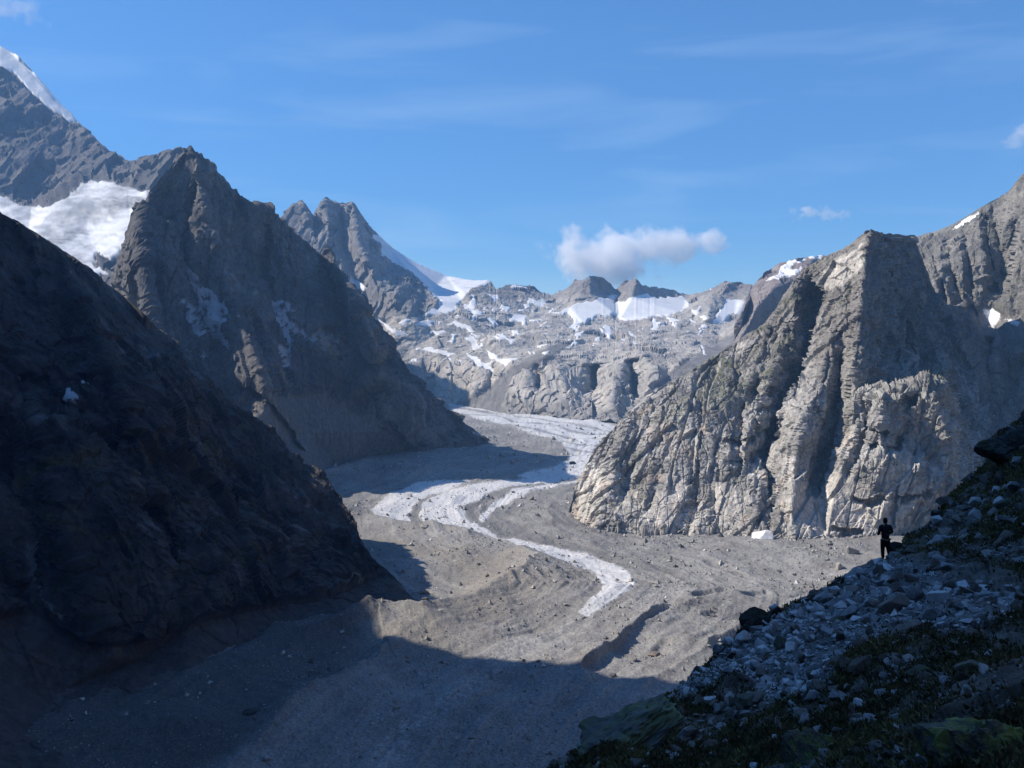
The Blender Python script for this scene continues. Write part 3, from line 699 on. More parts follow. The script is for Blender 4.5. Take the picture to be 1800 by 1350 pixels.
# ------------------------------------------------------------------ the great granite buttress
PALE = [[(1435, 500), (1445, 480), (1500, 440), (1520, 430), (1515, 470), (1480, 500), (1440, 510)], [(1390, 860), (1440, 830), (1500, 830), (1500, 920), (1430, 950), (1385, 930)], [(1540, 900), (1560, 880), (1610, 880), (1590, 930), (1545, 940)], [(1150, 880), (1200, 840), (1215, 860), (1185, 925), (1150, 930)], [(1490, 840), (1560, 870), (1545, 935), (1480, 925)], [(1010, 905), (1030, 850), (1050, 820), (1062, 850), (1045, 910), (1030, 925)], [(1075, 905), (1110, 850), (1125, 870), (1100, 930)], [(1250, 860), (1290, 850), (1300, 900), (1260, 930)], [(1340, 590), (1290, 640), (1240, 660), (1260, 640), (1310, 600)]]
def build_buttress():
    top = [(985, 930), (998, 905), (1003, 885), (1014, 852), (1028, 822), (1042, 798), (1060, 771), (1084, 746), (1100, 730), (1122, 711), (1160, 682), (1186, 668), (1212, 654), (1250, 630), (1275, 612), (1296, 600), (1322, 582), (1345, 566), (1362, 545), (1378, 520), (1394, 497), (1408, 476), (1420, 466), (1442, 456), (1470, 442), (1492, 432), (1508, 418), (1520, 408), (1532, 404), (1543, 407), (1553, 412), (1575, 412), (1590, 414), (1606, 412), (1611, 416), (1616, 440), (1650, 520), (1720, 650), (1780, 760)]
    bot = [(985, 935), (1000, 925), (1060, 950), (1150, 955), (1250, 965), (1360, 985), (1410, 990), (1500, 985), (1780, 1010)]
    d = lambda v: float(gd(v))
    net = [[(985, 925, 1170), (1003, 885, 1195), (1028, 822, 1220), (1060, 770, 1240), (1084, 745, 1250), (1122, 710, 1270), (1212, 652, 1300), (1296, 598, 1340), (1345, 565, 1370), (1378, 518, 1380), (1408, 474, 1370), (1442, 454, 1350), (1492, 430, 1320), (1532, 402, 1270), (1575, 410, 1390), (1611, 414, 1490), (1650, 520, 1500), (1780, 760, 1380)],
           # main arete from the top down, lit to its left, dark to its right
           [(1532, 402, 1270), (1522, 450, 1240), (1514, 520, 1205), (1506, 600, 1165), (1500, 640, 1150), (1497, 690, 1135)],
           [(1442, 470, 1345), (1446, 520, 1310), (1436, 600, 1260), (1418, 650, 1225), (1385, 720, 1195), (1352, 800, 1170), (1350, 850, 1140)],
           [(1408, 476, 1370), (1392, 560, 1300), (1388, 620, 1255), (1372, 680, 1205), (1345, 760, 1150), (1335, 850, 1105), (1330, 930, 1055)],
           [(1460, 480, 1300), (1470, 560, 1245), (1440, 680, 1165), (1410, 740, 1120), (1395, 830, 1085), (1390, 930, 1040), (1392, 975, 1020)],
           [(1490, 640, 1200), (1480, 720, 1175), (1466, 780, 1140), (1440, 860, 1100)],
           [(1515, 690, 1130), (1500, 760, 1105), (1470, 850, 1075), (1450, 950, 1040)],
           # shaded flank between the arete and the great recess
           [(1560, 440, 1370), (1580, 520, 1385), (1600, 600, 1380), (1610, 650, 1350)], [(1611, 430, 1490), (1630, 540, 1460), (1650, 620, 1430), (1680, 700, 1370), (1720, 800, 1320)],
           # lower front block with its ledge
           [(1500, 705, 1115), (1545, 690, 1110), (1590, 672, 1110), (1640, 664, 1120), (1660, 675, 1125)], [(1510, 688, 1155), (1550, 668, 1175), (1600, 655, 1200), (1640, 648, 1280)],
           [(1545, 700, 1085), (1550, 800, 1065), (1545, 940, 1045)], [(1590, 760, 1110), (1600, 700, 1095), (1640, 700, 1090), (1664, 760, 1080), (1680, 850, 1070), (1670, 950, 1055)],
           [(1660, 675, 1125), (1692, 760, 1230), (1730, 900, 1220)],
           # left hump: slabs and corners
           [(1100, 745, 1235), (1085, 800, 1190), (1070, 860, 1140), (1050, 930, 1095)], [(1160, 700, 1260), (1130, 780, 1195), (1105, 860, 1140), (1090, 935, 1095)],
           [(1290, 640, 1300), (1240, 700, 1225), (1235, 800, 1150), (1228, 930, 1085)], [(1180, 720, 1220), (1170, 800, 1165), (1175, 880, 1110), (1160, 940, 1085)],
           [(1310, 700, 1225), (1290, 800, 1140), (1280, 940, 1070)],
           [(985, 940, d(918)), (1000, 928, d(906)), (1060, 953, d(932)), (1150, 958, d(932)), (1250, 968, d(941)), (1360, 988, d(955)), (1410, 993, d(962)), (1500, 988, d(950)), (1600, 995, d(955)), (1780, 1015, d(975))]]
    gro = [([(1432, 466), (1438, 540), (1424, 620), (1400, 668), (1376, 720), (1352, 790), (1345, 850)], 46, 62, 2.2),
           ([(1492, 610), (1486, 680), (1474, 740), (1452, 820), (1432, 880)], 30, 52, 2.2),
           ([(1236, 660), (1234, 760), (1226, 850), (1222, 940)], 20, 6, 2),
           ([(1310, 700), (1304, 780), (1300, 850)], 22, 16, 2), ([(1160, 720), (1120, 800), (1092, 900)], 20, 9, 2.4), ([(1100, 740), (1062, 830), (1032, 910)], 20, 8, 2.4),
           ([(1200, 740), (1168, 830), (1140, 915)], 18, 5, 2.2), ([(1270, 760), (1262, 860), (1254, 940)], 16, 5, 2), ([(1365, 820), (1358, 900), (1352, 950)], 14, 10, 2),
           ([(1612, 690), (1600, 740), (1580, 800)], 22, 26, 2), ([(1580, 850), (1570, 930)], 14, 8, 2), ([(1535, 700), (1520, 780), (1490, 850)], 18, 14, 2.4), ([(1380, 560), (1350, 650), (1320, 720)], 22, 16, 2.4),
           ([(1340, 590), (1310, 640), (1290, 690)], 16, 10, 2.4), ([(1500, 450), (1494, 540), (1500, 610)], 14, 10, 2), ([(1560, 440), (1572, 520), (1600, 600), (1612, 650)], 20, 22, 3),
           # roofs and ledges: the rock steps back below these lines
           ([(1340, 762), (1300, 775), (1268, 772)][::-1], 12, 9, 1.6), ([(1450, 720), (1420, 722), (1394, 716)][::-1], 10, 9, 1.6), ([(1570, 760), (1540, 750), (1515, 742)][::-1], 14, 12, 1.6), ([(1580, 790), (1550, 782), (1525, 780)][::-1], 12, 10, 1.6),
           ([(1560, 872), (1525, 880), (1495, 872)][::-1], 14, 10, 1.6), ([(1640, 858), (1600, 872), (1570, 868)][::-1], 11, 9, 1.6), ([(1520, 930), (1490, 935), (1460, 925)][::-1], 9, 7, 1.6), ([(1450, 770), (1415, 776), (1390, 770)][::-1], 8, 7, 1.6), ([(1330, 806), (1296, 812), (1270, 808)][::-1], 8, 6, 1.6)]
    s = Relief(top, bot, net, 1.35, 430, jag=4.5, jag_scale=14, seed=6, soft=2, grooves=gro, jag_fn=lambda u: np.interp(u, [985, 1080, 1300, 1600, 1630], [.5, .9, 1, 1, 0]))
    U, V, P0 = s.UU, s.VV, s.P0
    q2 = np.stack([U, V, V * 0], -1)
    low = smooth(640, 860, V)
    a = ridged(s.w(.2, -.3), 52, 4, 121, .55) * 3.5
    f1, c1 = facet(s.w(.34, -.35), 40, 31, .9); f2, c2 = facet(s.w(.5, -.4), 17, 32, .9); f3, c3 = facet(s.w(.75, -.3), 7.5, 33, .9); f4, c4 = facet(P0, 3.4, 34, .9)
    crk = smooth(.92, .995, 1 - np.abs(perlin(s.w(.16, -.3), 30, 221))) * 3.6 + smooth(.94, .995, 1 - np.abs(perlin(s.w(.2, -.15), 12, 222))) * 1.4
    sl_, sc_id = facet(s.w(.22, -.95), 26, 37, 1.0); a = a + sl_ * 3.6
    led = smooth(.93, .995, 1 - np.abs(perlin(aniso(P0, 3.0), 30, 223))) * 1.3
    pale = blur(poly_mask(U, V, PALE, 6, 20, 35).astype(float), 3)
    flank = smooth(1515, 1545, U) * smooth(690, 650, V)
    a = a + (f1 * 6 + f2 * 5 + f3 * 2.4) * flank * .9
    a = a + f1 * 6 + f2 * 3.3 * (1 - .6 * pale) + f3 * 1.5 * (1 - .7 * pale) + f4 * .75 * (1 - .7 * pale) - (crk + led) * (1 - .5 * pale)
    s.push(a, 9, .22)
    c = mixc((0.27, 0.262, 0.248), (0.45, 0.435, 0.41), smooth(-.5, .5, fbm(P0, 60, 4, 123)))
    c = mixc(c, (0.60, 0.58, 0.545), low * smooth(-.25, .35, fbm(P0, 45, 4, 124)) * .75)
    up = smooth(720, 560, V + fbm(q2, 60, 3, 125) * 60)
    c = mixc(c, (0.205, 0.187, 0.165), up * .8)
    c = mixc(c, (0.66, 0.62, 0.56), pale * .7)
    pink = smooth(.15, .5, fbm(P0, 30, 3, 126)) * low
    c = mixc(c, (0.56, 0.43, 0.33), pink * .4)
    rust = smooth(.2, .6, fbm(aniso(P0, .5), 38, 3, 127)) * (in_poly(U, V, [(1120, 720), (1240, 690), (1270, 780), (1160, 830), (1110, 790)]))
    c = mixc(c, (0.36, 0.25, 0.15), rust * .5)
    n = grid_normals(s.P)
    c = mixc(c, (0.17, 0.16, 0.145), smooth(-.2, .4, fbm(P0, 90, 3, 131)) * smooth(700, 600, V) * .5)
    moss = smooth(.42, .75, n[..., 2] + fbm(P0, 12, 4, 128, .6) * .35) * smooth(.0, .35, fbm(P0, 55, 3, 129) + .28 * in_poly(U, V, [(1200, 680), (1330, 600), (1420, 640), (1350, 740), (1250, 730)]) + .3 * in_poly(U, V, [(1500, 680), (1660, 650), (1680, 720), (1560, 720)])) * (1 - .7 * low)
    c = mixc(c, (0.115, 0.125, 0.065), moss * .75)
    c = c * (1 + .16 * (_rnd[c2][..., 7] - .5) + .16 * (_rnd[c3][..., 7] - .5) + .2 * fbm(P0, 5, 3, 130))[..., None]
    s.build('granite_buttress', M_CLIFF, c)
build_buttress()
print('cliffs', round(time.time() - T0, 1))

# ------------------------------------------------------------------ the dark spur on the left and the high ridge it comes from, with an added sky-blocking loop
def build_spur():
    top = [(-330, 150), (-120, 262), (-40, 340), (0, 372), (50, 402), (100, 432), (150, 468), (200, 508), (250, 548), (290, 590), (310, 615), (330, 635), (360, 662), (385, 690), (405, 712), (440, 735), (470, 760), (500, 785), (530, 815), (552, 838), (575, 858), (600, 888), (618, 920), (632, 948), (655, 978), (690, 1012), (715, 1040), (738, 1064), (760, 1082)]
    bot = [(-330, 1700), (0, 1420), (200, 1300), (330, 1230), (450, 1170), (540, 1150), (640, 1130), (700, 1110), (760, 1100)]
    d = lambda v: float(gd(v - 22))
    net = [[(-330, 145, 850), (-120, 258, 905), (0, 368, 930), (100, 430, 990), (200, 506, 1060), (310, 613, 1090), (385, 688, 1080), (470, 758, 1050), (552, 836, 1000), (600, 886, 940), (632, 946, 880), (690, 1010, 810), (760, 1080, 770)],
           [(-330, 1710, 330), (0, 1425, d(1425)), (200, 1305, d(1305)), (330, 1235, d(1235)), (450, 1175, d(1175)), (540, 1155, d(1155)), (640, 1135, d(1135)), (700, 1115, d(1115)), (760, 1105, d(1105))],
           [(330, 640, 1030), (380, 740, 940), (430, 850, 850), (470, 950, 765), (500, 1060, 735)],
           [(560, 860, 940), (570, 940, 850), (590, 1030, 775)], [(632, 960, 850), (640, 1040, 790)],
           [(100, 440, 960), (160, 560, 860), (220, 700, 760), (260, 830, 720), (300, 980, 670), (330, 1100, 640)],
           [(120, 680, 800), (180, 690, 790)], [(60, 780, 700), (110, 900, 650), (160, 1050, 600), (200, 1150, 590)], [(20, 850, 690), (60, 1000, 640), (100, 1100, 600)],
           [(-150, 700, 700), (-120, 1000, 560)], [(0, 1200, 545), (100, 1220, 570), (250, 1160, 615)]]
    gro = [([(60, 640), (130, 720), (220, 800)], 40, 20, 6), ([(250, 850), (300, 940), (330, 1040)], 34, 16, 5), ([(400, 820), (420, 920), (450, 1010)], 30, 14, 5), ([(500, 880), (520, 960), (540, 1040)], 26, 12, 4), ([(20, 560), (40, 700), (90, 850)], 40, 18, 6), ([(340, 700), (350, 800), (390, 900)], 30, 12, 5)]
    s = Relief(top, bot, net, 2.2, 420, jag=5, jag_scale=18, seed=7, soft=5, grooves=gro, back=(.5, 1.0), jag_fn=lambda u: np.interp(u, [0, 380, 560, 760], [.5, .8, 1, .3]))
    U, V, P0 = s.UU, s.VV, s.P0
    q2 = np.stack([U, V, V * 0], -1)
    tal = smooth(.35, .75, blur(in_poly(U, V, [(-330, 1150), (60, 1080), (200, 1140), (330, 1100), (470, 1070), (560, 1060), (680, 1010), (780, 1080), (780, 1140), (450, 1200), (0, 1500), (-330, 1750)]).astype(float), 8) + fbm(q2, 60, 3, 8) * .3)
    a = ridged(s.w(.35, -.3), 80, 5, 141, .6) * 8 + facet(s.w(.42, -.3), 36, 41)[0] * 7 + facet(s.w(.6, -.3), 14, 42)[0] * 3.4 + facet(P0, 5, 43)[0] * 1.2
    up = 1 - .55 * smooth(700, 560, V)
    s.push(a * 1.5 * (1 - .85 * tal) * up, 14, .2)
    s.push(fbm(P0, 9, 4, 19, .6) * 1.6)
    s.snow = poly_mask(U, V, [[(118, 693), (126, 695), (142, 710), (136, 712)], [(146, 686), (160, 685), (158, 698), (150, 700)], [(178, 688), (188, 692), (202, 705), (196, 705)], [(240, 718), (250, 722), (248, 727)]], 1.2, 8, 25) & s.front
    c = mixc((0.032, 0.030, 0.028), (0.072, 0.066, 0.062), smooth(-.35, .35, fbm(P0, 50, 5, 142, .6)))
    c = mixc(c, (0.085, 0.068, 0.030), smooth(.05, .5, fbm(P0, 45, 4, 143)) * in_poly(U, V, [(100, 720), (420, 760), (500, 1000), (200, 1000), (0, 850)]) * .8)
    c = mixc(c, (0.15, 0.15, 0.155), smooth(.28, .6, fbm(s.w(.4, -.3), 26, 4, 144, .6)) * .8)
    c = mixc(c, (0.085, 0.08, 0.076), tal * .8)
    c = mixc(c, (0.22, 0.23, 0.24), poly_mask(U, V, [[(62, 1015), (80, 1030), (100, 1060), (125, 1085), (118, 1090), (90, 1065), (70, 1040)], [(360, 1160), (400, 1140), (415, 1135), (400, 1150)], [(470, 1105), (520, 1118), (560, 1122), (520, 1125)], [(575, 1040), (640, 1025), (610, 1035)]], 3, 12, 26).astype(float) * .8)
    c = c * (1 + .3 * fbm(P0, 9, 4, 145, .6))[..., None]
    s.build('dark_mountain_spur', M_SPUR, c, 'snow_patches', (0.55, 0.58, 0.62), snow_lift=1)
build_spur()

def build_high_ridge_sky_block():
    """the mountain side out of the frame to the left; its crest keeps the near valley in shade; the unseen loop behind and right is added to cut sky light"""
    crest = [(-455, 1090, 235), (-490, 985, 318), (-550, 885, 422), (-640, 815, 478), (-700, 768, 525), (-702, 744, 590), (-705, 728, 690), (-715, 690, 720), (-735, 560, 740), (-735, 400, 800), (-720, 180, 880), (-700, -100, 900), (-720, -500, 860), (-500, -900, 760), (0, -1000, 800), (450, -850, 820), (680, -500, 850), (740, -100, 860), (760, 300, 800), (790, 600, 640), (860, 900, 420)]  # crest runs on behind and right of the camera, added to block sky light
    foot = [(-420, 1080, -20), (-360, 900, -20), (-380, 800, -20), (-410, 740, -20), (-410, 700, -20), (-405, 670, -20), (-400, 640, -20), (-380, 560, -20), (-360, 480, -20), (-340, 350, -20), (-330, 160, -20), (-320, -100, -20), (-300, -450, -20), (-150, -560, -20), (0, -600, -20), (160, -560, -20), (260, -400, -20), (290, -100, -20), (300, 200, -20), (400, 560, -20), (560, 880, -20)]
    cx_ = 0.0; back = [(x + 600 * (x - cx_) / math.hypot(x - cx_, y), y + 600 * y / math.hypot(x - cx_, y), -20) if y < 500 else (x + math.copysign(600, x), y + 60, -20) for x, y, z in crest]
    n = 420; t = np.linspace(0, 1, n)
    def samp(L):
        L = np.array(L, float); k = np.linspace(0, 1, len(L)); return np.stack([np.interp(t, k, L[:, i]) for i in range(3)], -1)
    C, Fo, B = samp(crest), samp(foot), samp(back)
    rows = [Fo + (C - Fo) * s for s in np.linspace(0, 1, 90)] + [C + (B - C) * s for s in np.linspace(0, 1, 40)[1:]]
    P = np.array(rows); w = np.concatenate([np.linspace(0, 1, 90), np.linspace(1, 0, 40)[1:]])
    N = grid_normals(blur(P.copy(), 6))
    if N[40, 100, 2] < 0: N = -N
    a = ridged(aniso(P, .4), 90, 4, 151) * 12 + facet(aniso(P, .5), 38, 51)[0] * 9
    edge = (1 - smooth(.85, 1, w))[:, None] * .5 + .5
    P = P + N * (a * edge * smooth(0, .1, w)[:, None])[..., None]
    c = mixc((0.10, 0.09, 0.085), (0.16, 0.145, 0.135), smooth(-.5, .5, fbm(P, 60, 4, 152)))
    o = mesh_np('high_ridge_sky_block', P.reshape(-1, 3), grid_faces(*P.shape[:2]), M_SPUR, c.reshape(-1, 3)); tag(o, kind='structure')
build_high_ridge_sky_block()
print('spur', round(time.time() - T0, 1))

# ------------------------------------------------------------------ near slope at the right
NEAR_TOP = [(900, 1420), (985, 1348), (1030, 1318), (1070, 1285), (1110, 1262), (1150, 1238), (1192, 1212), (1225, 1190), (1262, 1158), (1300, 1128), (1312, 1108), (1330, 1092), (1350, 1078), (1400, 1052), (1440, 1032), (1475, 1014), (1500, 1003), (1520, 992), (1545, 984), (1566, 975), (1580, 962), (1590, 942), (1620, 925), (1640, 905), (1660, 882), (1685, 856), (1705, 840), (1722, 822), (1735, 812), (1742, 775), (1755, 756), (1775, 745), (1800, 732), (1900, 640), (2300, 420)]
NEAR_NET = [[(900, 1420, 24), (985, 1346, 27), (1070, 1283, 29), (1192, 1210, 32), (1262, 1156, 34), (1330, 1090, 37), (1475, 1012, 40), (1545, 982, 41), (1566, 973, 42), (1590, 940, 46), (1640, 903, 50), (1705, 838, 54), (1740, 775, 54), (1800, 730, 50), (1900, 638, 48), (2300, 418, 46)],
            [(1440, 1040, 38.5), (1540, 990, 39), (1600, 995, 37), (1700, 1018, 31), (1800, 1036, 26), (1950, 1060, 20), (2300, 1120, 14)],
            [(1560, 1010, 36), (1700, 1050, 28), (1800, 1072, 23.5), (2300, 1180, 13)],
            [(1590, 960, 41), (1640, 960, 40), (1720, 980, 34), (1800, 1000, 29)], [(1660, 905, 46), (1800, 900, 38)],
            [(1190, 1235, 30), (1300, 1180, 29), (1400, 1140, 28), (1500, 1110, 27), (1600, 1100, 26)],
            [(1100, 1350, 22), (1200, 1290, 24), (1300, 1260, 24), (1400, 1240, 22), (1500, 1210, 20), (1600, 1180, 19), (1700, 1150, 18.5), (1800, 1120, 19)],
            [(900, 1700, 12), (1200, 1700, 8), (1300, 1450, 13.5), (1500, 1400, 11.5), (1700, 1350, 10), (1800, 1320, 9.5), (2300, 1300, 8)], [(1200, 1400, 17), (1400, 1320, 16.5), (1600, 1270, 14.5), (1800, 1220, 13)], [(1700, 1700, 5), (2300, 1700, 4.5)]]
class Near(Relief): pass
def build_near():
    bot = [(900, 1640), (2300, 1640)]
    gro = [([(1190, 1225), (1185, 1280), (1165, 1350)], 90, 2.2, 8)]
    s = Relief(NEAR_TOP, bot, NEAR_NET, 1.7, 400, jag=6, jag_scale=22, seed=8, soft=6, back=(.5, .9), grooves=gro)
    P0 = s.P0
    s.push(fbm(P0, 5, 3, 161) * .5 + fbm(P0, 1.6, 4, 162, .6) * .18 + facet(P0, 1.1, 61)[0] * .12 + facet(P0, .4, 62)[0] * .06, 10, .4)
    U, V = s.UU, s.VV
    heath = smooth(-.25, .2, fbm(P0, 4.0, 4, 163, .65) + .04)
    rub = blur(in_poly(U, V, RUBBLE).astype(float), 3)
    path = blur(in_poly(U, V, [(1560, 985), (1590, 975), (1680, 985), (1800, 1010), (1800, 1060), (1700, 1035), (1620, 1010)]).astype(float), 4)
    soil = mixc((0.11, 0.092, 0.075), (0.21, 0.18, 0.15), smooth(-.4, .4, fbm(P0, 1.2, 4, 164)))
    c = mixc(soil, (0.085, 0.074, 0.036), heath * (1 - .7 * rub) * (1 - path))
    c = mixc(c, (0.27, 0.27, 0.27), rub * .6)
    c = mixc(c, (0.17, 0.145, 0.125), path * .8)
    s.heath = heath * (1 - rub) * (1 - path) * s.front
    s.rub = rub * s.front
    o = s.build('hillside', M_NEAR, c)
    s.Nf = grid_normals(s.P)
    return s
RUBBLE = [(1190, 1222), (1250, 1180), (1290, 1150), (1330, 1105), (1400, 1062), (1480, 1012), (1560, 988), (1640, 1010), (1800, 1058), (1800, 1085), (1720, 1105), (1665, 1125), (1620, 1100), (1560, 1110), (1520, 1140), (1480, 1175), (1460, 1215), (1400, 1235), (1350, 1215), (1300, 1190), (1240, 1215), (1200, 1240)]
NS = build_near()
print('near', round(time.time() - T0, 1))

# ------------------------------------------------------------------ stones
def stone_mesh(name, seed, flat_=0.7, sub=2, planes=13, rough=0.05, mats=()):
    rs = np.random.RandomState(seed)
    bm = bmesh.new()
    if sub <= 2:
        k = 11 if sub == 2 else 8
        p = rs.normal(size=(k, 3)); p /= np.linalg.norm(p, axis=1)[:, None]; p *= rs.uniform(.8, 1.15, (k, 1)); p *= np.array([rs.uniform(.85, 1.25), rs.uniform(.7, 1.05), flat_])
        for c in p: bm.verts.new(c)
        r = bmesh.ops.convex_hull(bm, input=bm.verts)
        for v in [e for e in r['geom_interior'] if isinstance(e, bmesh.types.BMVert)]: bm.verts.remove(v)
        if sub == 2:
            bmesh.ops.bevel(bm, geom=bm.edges[:], offset=.05, segments=1, affect='EDGES')
        bmesh.ops.triangulate(bm, faces=bm.faces[:])
        me = bpy.data.meshes.new(name); bm.to_mesh(me); bm.free()
        return me
    bmesh.ops.create_icosphere(bm, subdivisions=sub + 1, radius=1.0)
    V = np.array([v.co[:] for v in bm.verts])
    n = rs.normal(size=(planes, 3)); n /= np.linalg.norm(n, axis=1)[:, None]
    hgt = rs.uniform(.5, .95, planes)
    dots = V @ n.T
    r = np.where(dots > 1e-3, hgt[None] / np.maximum(dots, 1e-3), 9).min(1)
    r = np.minimum(r, 1.25)
    V = V * r[:, None]
    V *= np.array([rs.uniform(.85, 1.2), rs.uniform(.7, 1.05), flat_])
    V += V / (np.linalg.norm(V, axis=1)[:, None] + 1e-6) * (fbm(V, .8, 3, seed) * rough)[:, None]
    for v, c in zip(bm.verts, V): v.co = c
    me = bpy.data.meshes.new(name); bm.to_mesh(me); bm.free()
    return me
def stone_mat(name, c1, c2, patch=None, sc=2.2, bump=0.05):
    m, nt, b = new_mat(name); N = nt.nodes; L = nt.links
    tco = N.new('ShaderNodeTexCoord'); oi = N.new('ShaderNodeObjectInfo')
    ad = N.new('ShaderNodeVectorMath'); ad.operation = 'ADD'
    L.new(tco.outputs['Object'], ad.inputs[0]); L.new(oi.outputs['Random'], ad.inputs[1])
    n1 = N.new('ShaderNodeTexNoise'); n1.inputs['Scale'].default_value = sc; n1.inputs['Detail'].default_value = 9; n1.inputs['Roughness'].default_value = 0.65
    L.new(ad.outputs[0], n1.inputs['Vector'])
    r = N.new('ShaderNodeValToRGB')
    r.color_ramp.elements[0].position = 0.34; r.color_ramp.elements[0].color = (*c1, 1)
    r.color_ramp.elements[1].position = 0.66; r.color_ramp.elements[1].color = (*c2, 1)
    L.new(n1.outputs['Fac'], r.inputs['Fac'])
    last = r.outputs['Color']
    if patch:
        n2 = N.new('ShaderNodeTexNoise'); n2.inputs['Scale'].default_value = sc * .8; n2.inputs['Detail'].default_value = 10; n2.inputs['Roughness'].default_value = .75
        L.new(tco.outputs['Object'], n2.inputs['Vector'])
        r2 = N.new('ShaderNodeValToRGB'); r2.color_ramp.elements[0].position = 0.45; r2.color_ramp.elements[1].position = 0.56
        L.new(n2.outputs['Fac'], r2.inputs['Fac'])
        mx = N.new('ShaderNodeMix'); mx.data_type = 'RGBA'; mx.inputs['B'].default_value = (*patch, 1)
        L.new(r2.outputs['Color'], mx.inputs['Factor']); L.new(last, mx.inputs['A']); last = mx.outputs['Result']
    rv = N.new('ShaderNodeMapRange'); rv.inputs['To Min'].default_value = .75; rv.inputs['To Max'].default_value = 1.2
    L.new(oi.outputs['Random'], rv.inputs['Value'])
    vs = N.new('ShaderNodeVectorMath'); vs.operation = 'SCALE'; L.new(last, vs.inputs[0]); L.new(rv.outputs['Result'], vs.inputs['Scale'])
    L.new(vs.outputs['Vector'], b.inputs['Base Color'])
    b.inputs['Roughness'].default_value = .85; b.inputs['Specular IOR Level'].default_value = .25
    bp = N.new('ShaderNodeBump'); bp.inputs['Distance'].default_value = bump
    n3 = N.new('ShaderNodeTexNoise'); n3.inputs['Scale'].default_value = sc * 4; n3.inputs['Detail'].default_value = 8; n3.inputs['Roughness'].default_value = .7
    L.new(ad.outputs[0], n3.inputs['Vector'])
    L.new(n3.outputs['Fac'], bp.inputs['Height']); L.new(bp.outputs['Normal'], b.inputs['Normal'])
    return m
SM = {'grey': stone_mat('grey_granite_stone', (.25, .25, .25), (.47, .47, .465)),
      'pale': stone_mat('pale_granite_stone', (.53, .53, .53), (.74, .74, .73)),
      'brown': stone_mat('brown_granite_stone', (.12, .105, .09), (.24, .20, .165)),
      'tan': stone_mat('tan_granite_stone', (.20, .175, .15), (.32, .275, .235)),
      'lichen': stone_mat('lichen_stone', (.12, .12, .11), (.22, .22, .20), (.19, .22, .11)),
      'moss': stone_mat('mossy_stone', (.10, .10, .09), (.17, .17, .15), (.24, .30, .09)),
      'dark': stone_mat('dark_stone', (.05, .05, .05), (.10, .10, .095), (.035, .04, .02)),
      'sunlit': stone_mat('moraine_boulder', (.22, .21, .20), (.36, .345, .32), bump=.3)}
def near_at(u, v):
    """place on the near slope seen at photo position u,v"""
    K = NS.K; j = int(round((u - NS.U[0, 0]) / (NS.U[0, 1] - NS.U[0, 0]))); j = max(0, min(NS.U.shape[1] - 1, j))
    i = int(np.argmin(np.abs(NS.V[:, j] - v)))
    return NS.P[K + i, j], NS.Nf[K + i, j], NS.D[i, j]
def place(name, me, loc, scale, rot, mat, label, cat, group=None):
    o = bpy.data.objects.new(name, me); COL.objects.link(o)
    o.location = loc; o.scale = scale; o.rotation_euler = rot
    if len(me.materials) == 0: me.materials.append(mat)
    tag(o, label, cat, group)
    return o
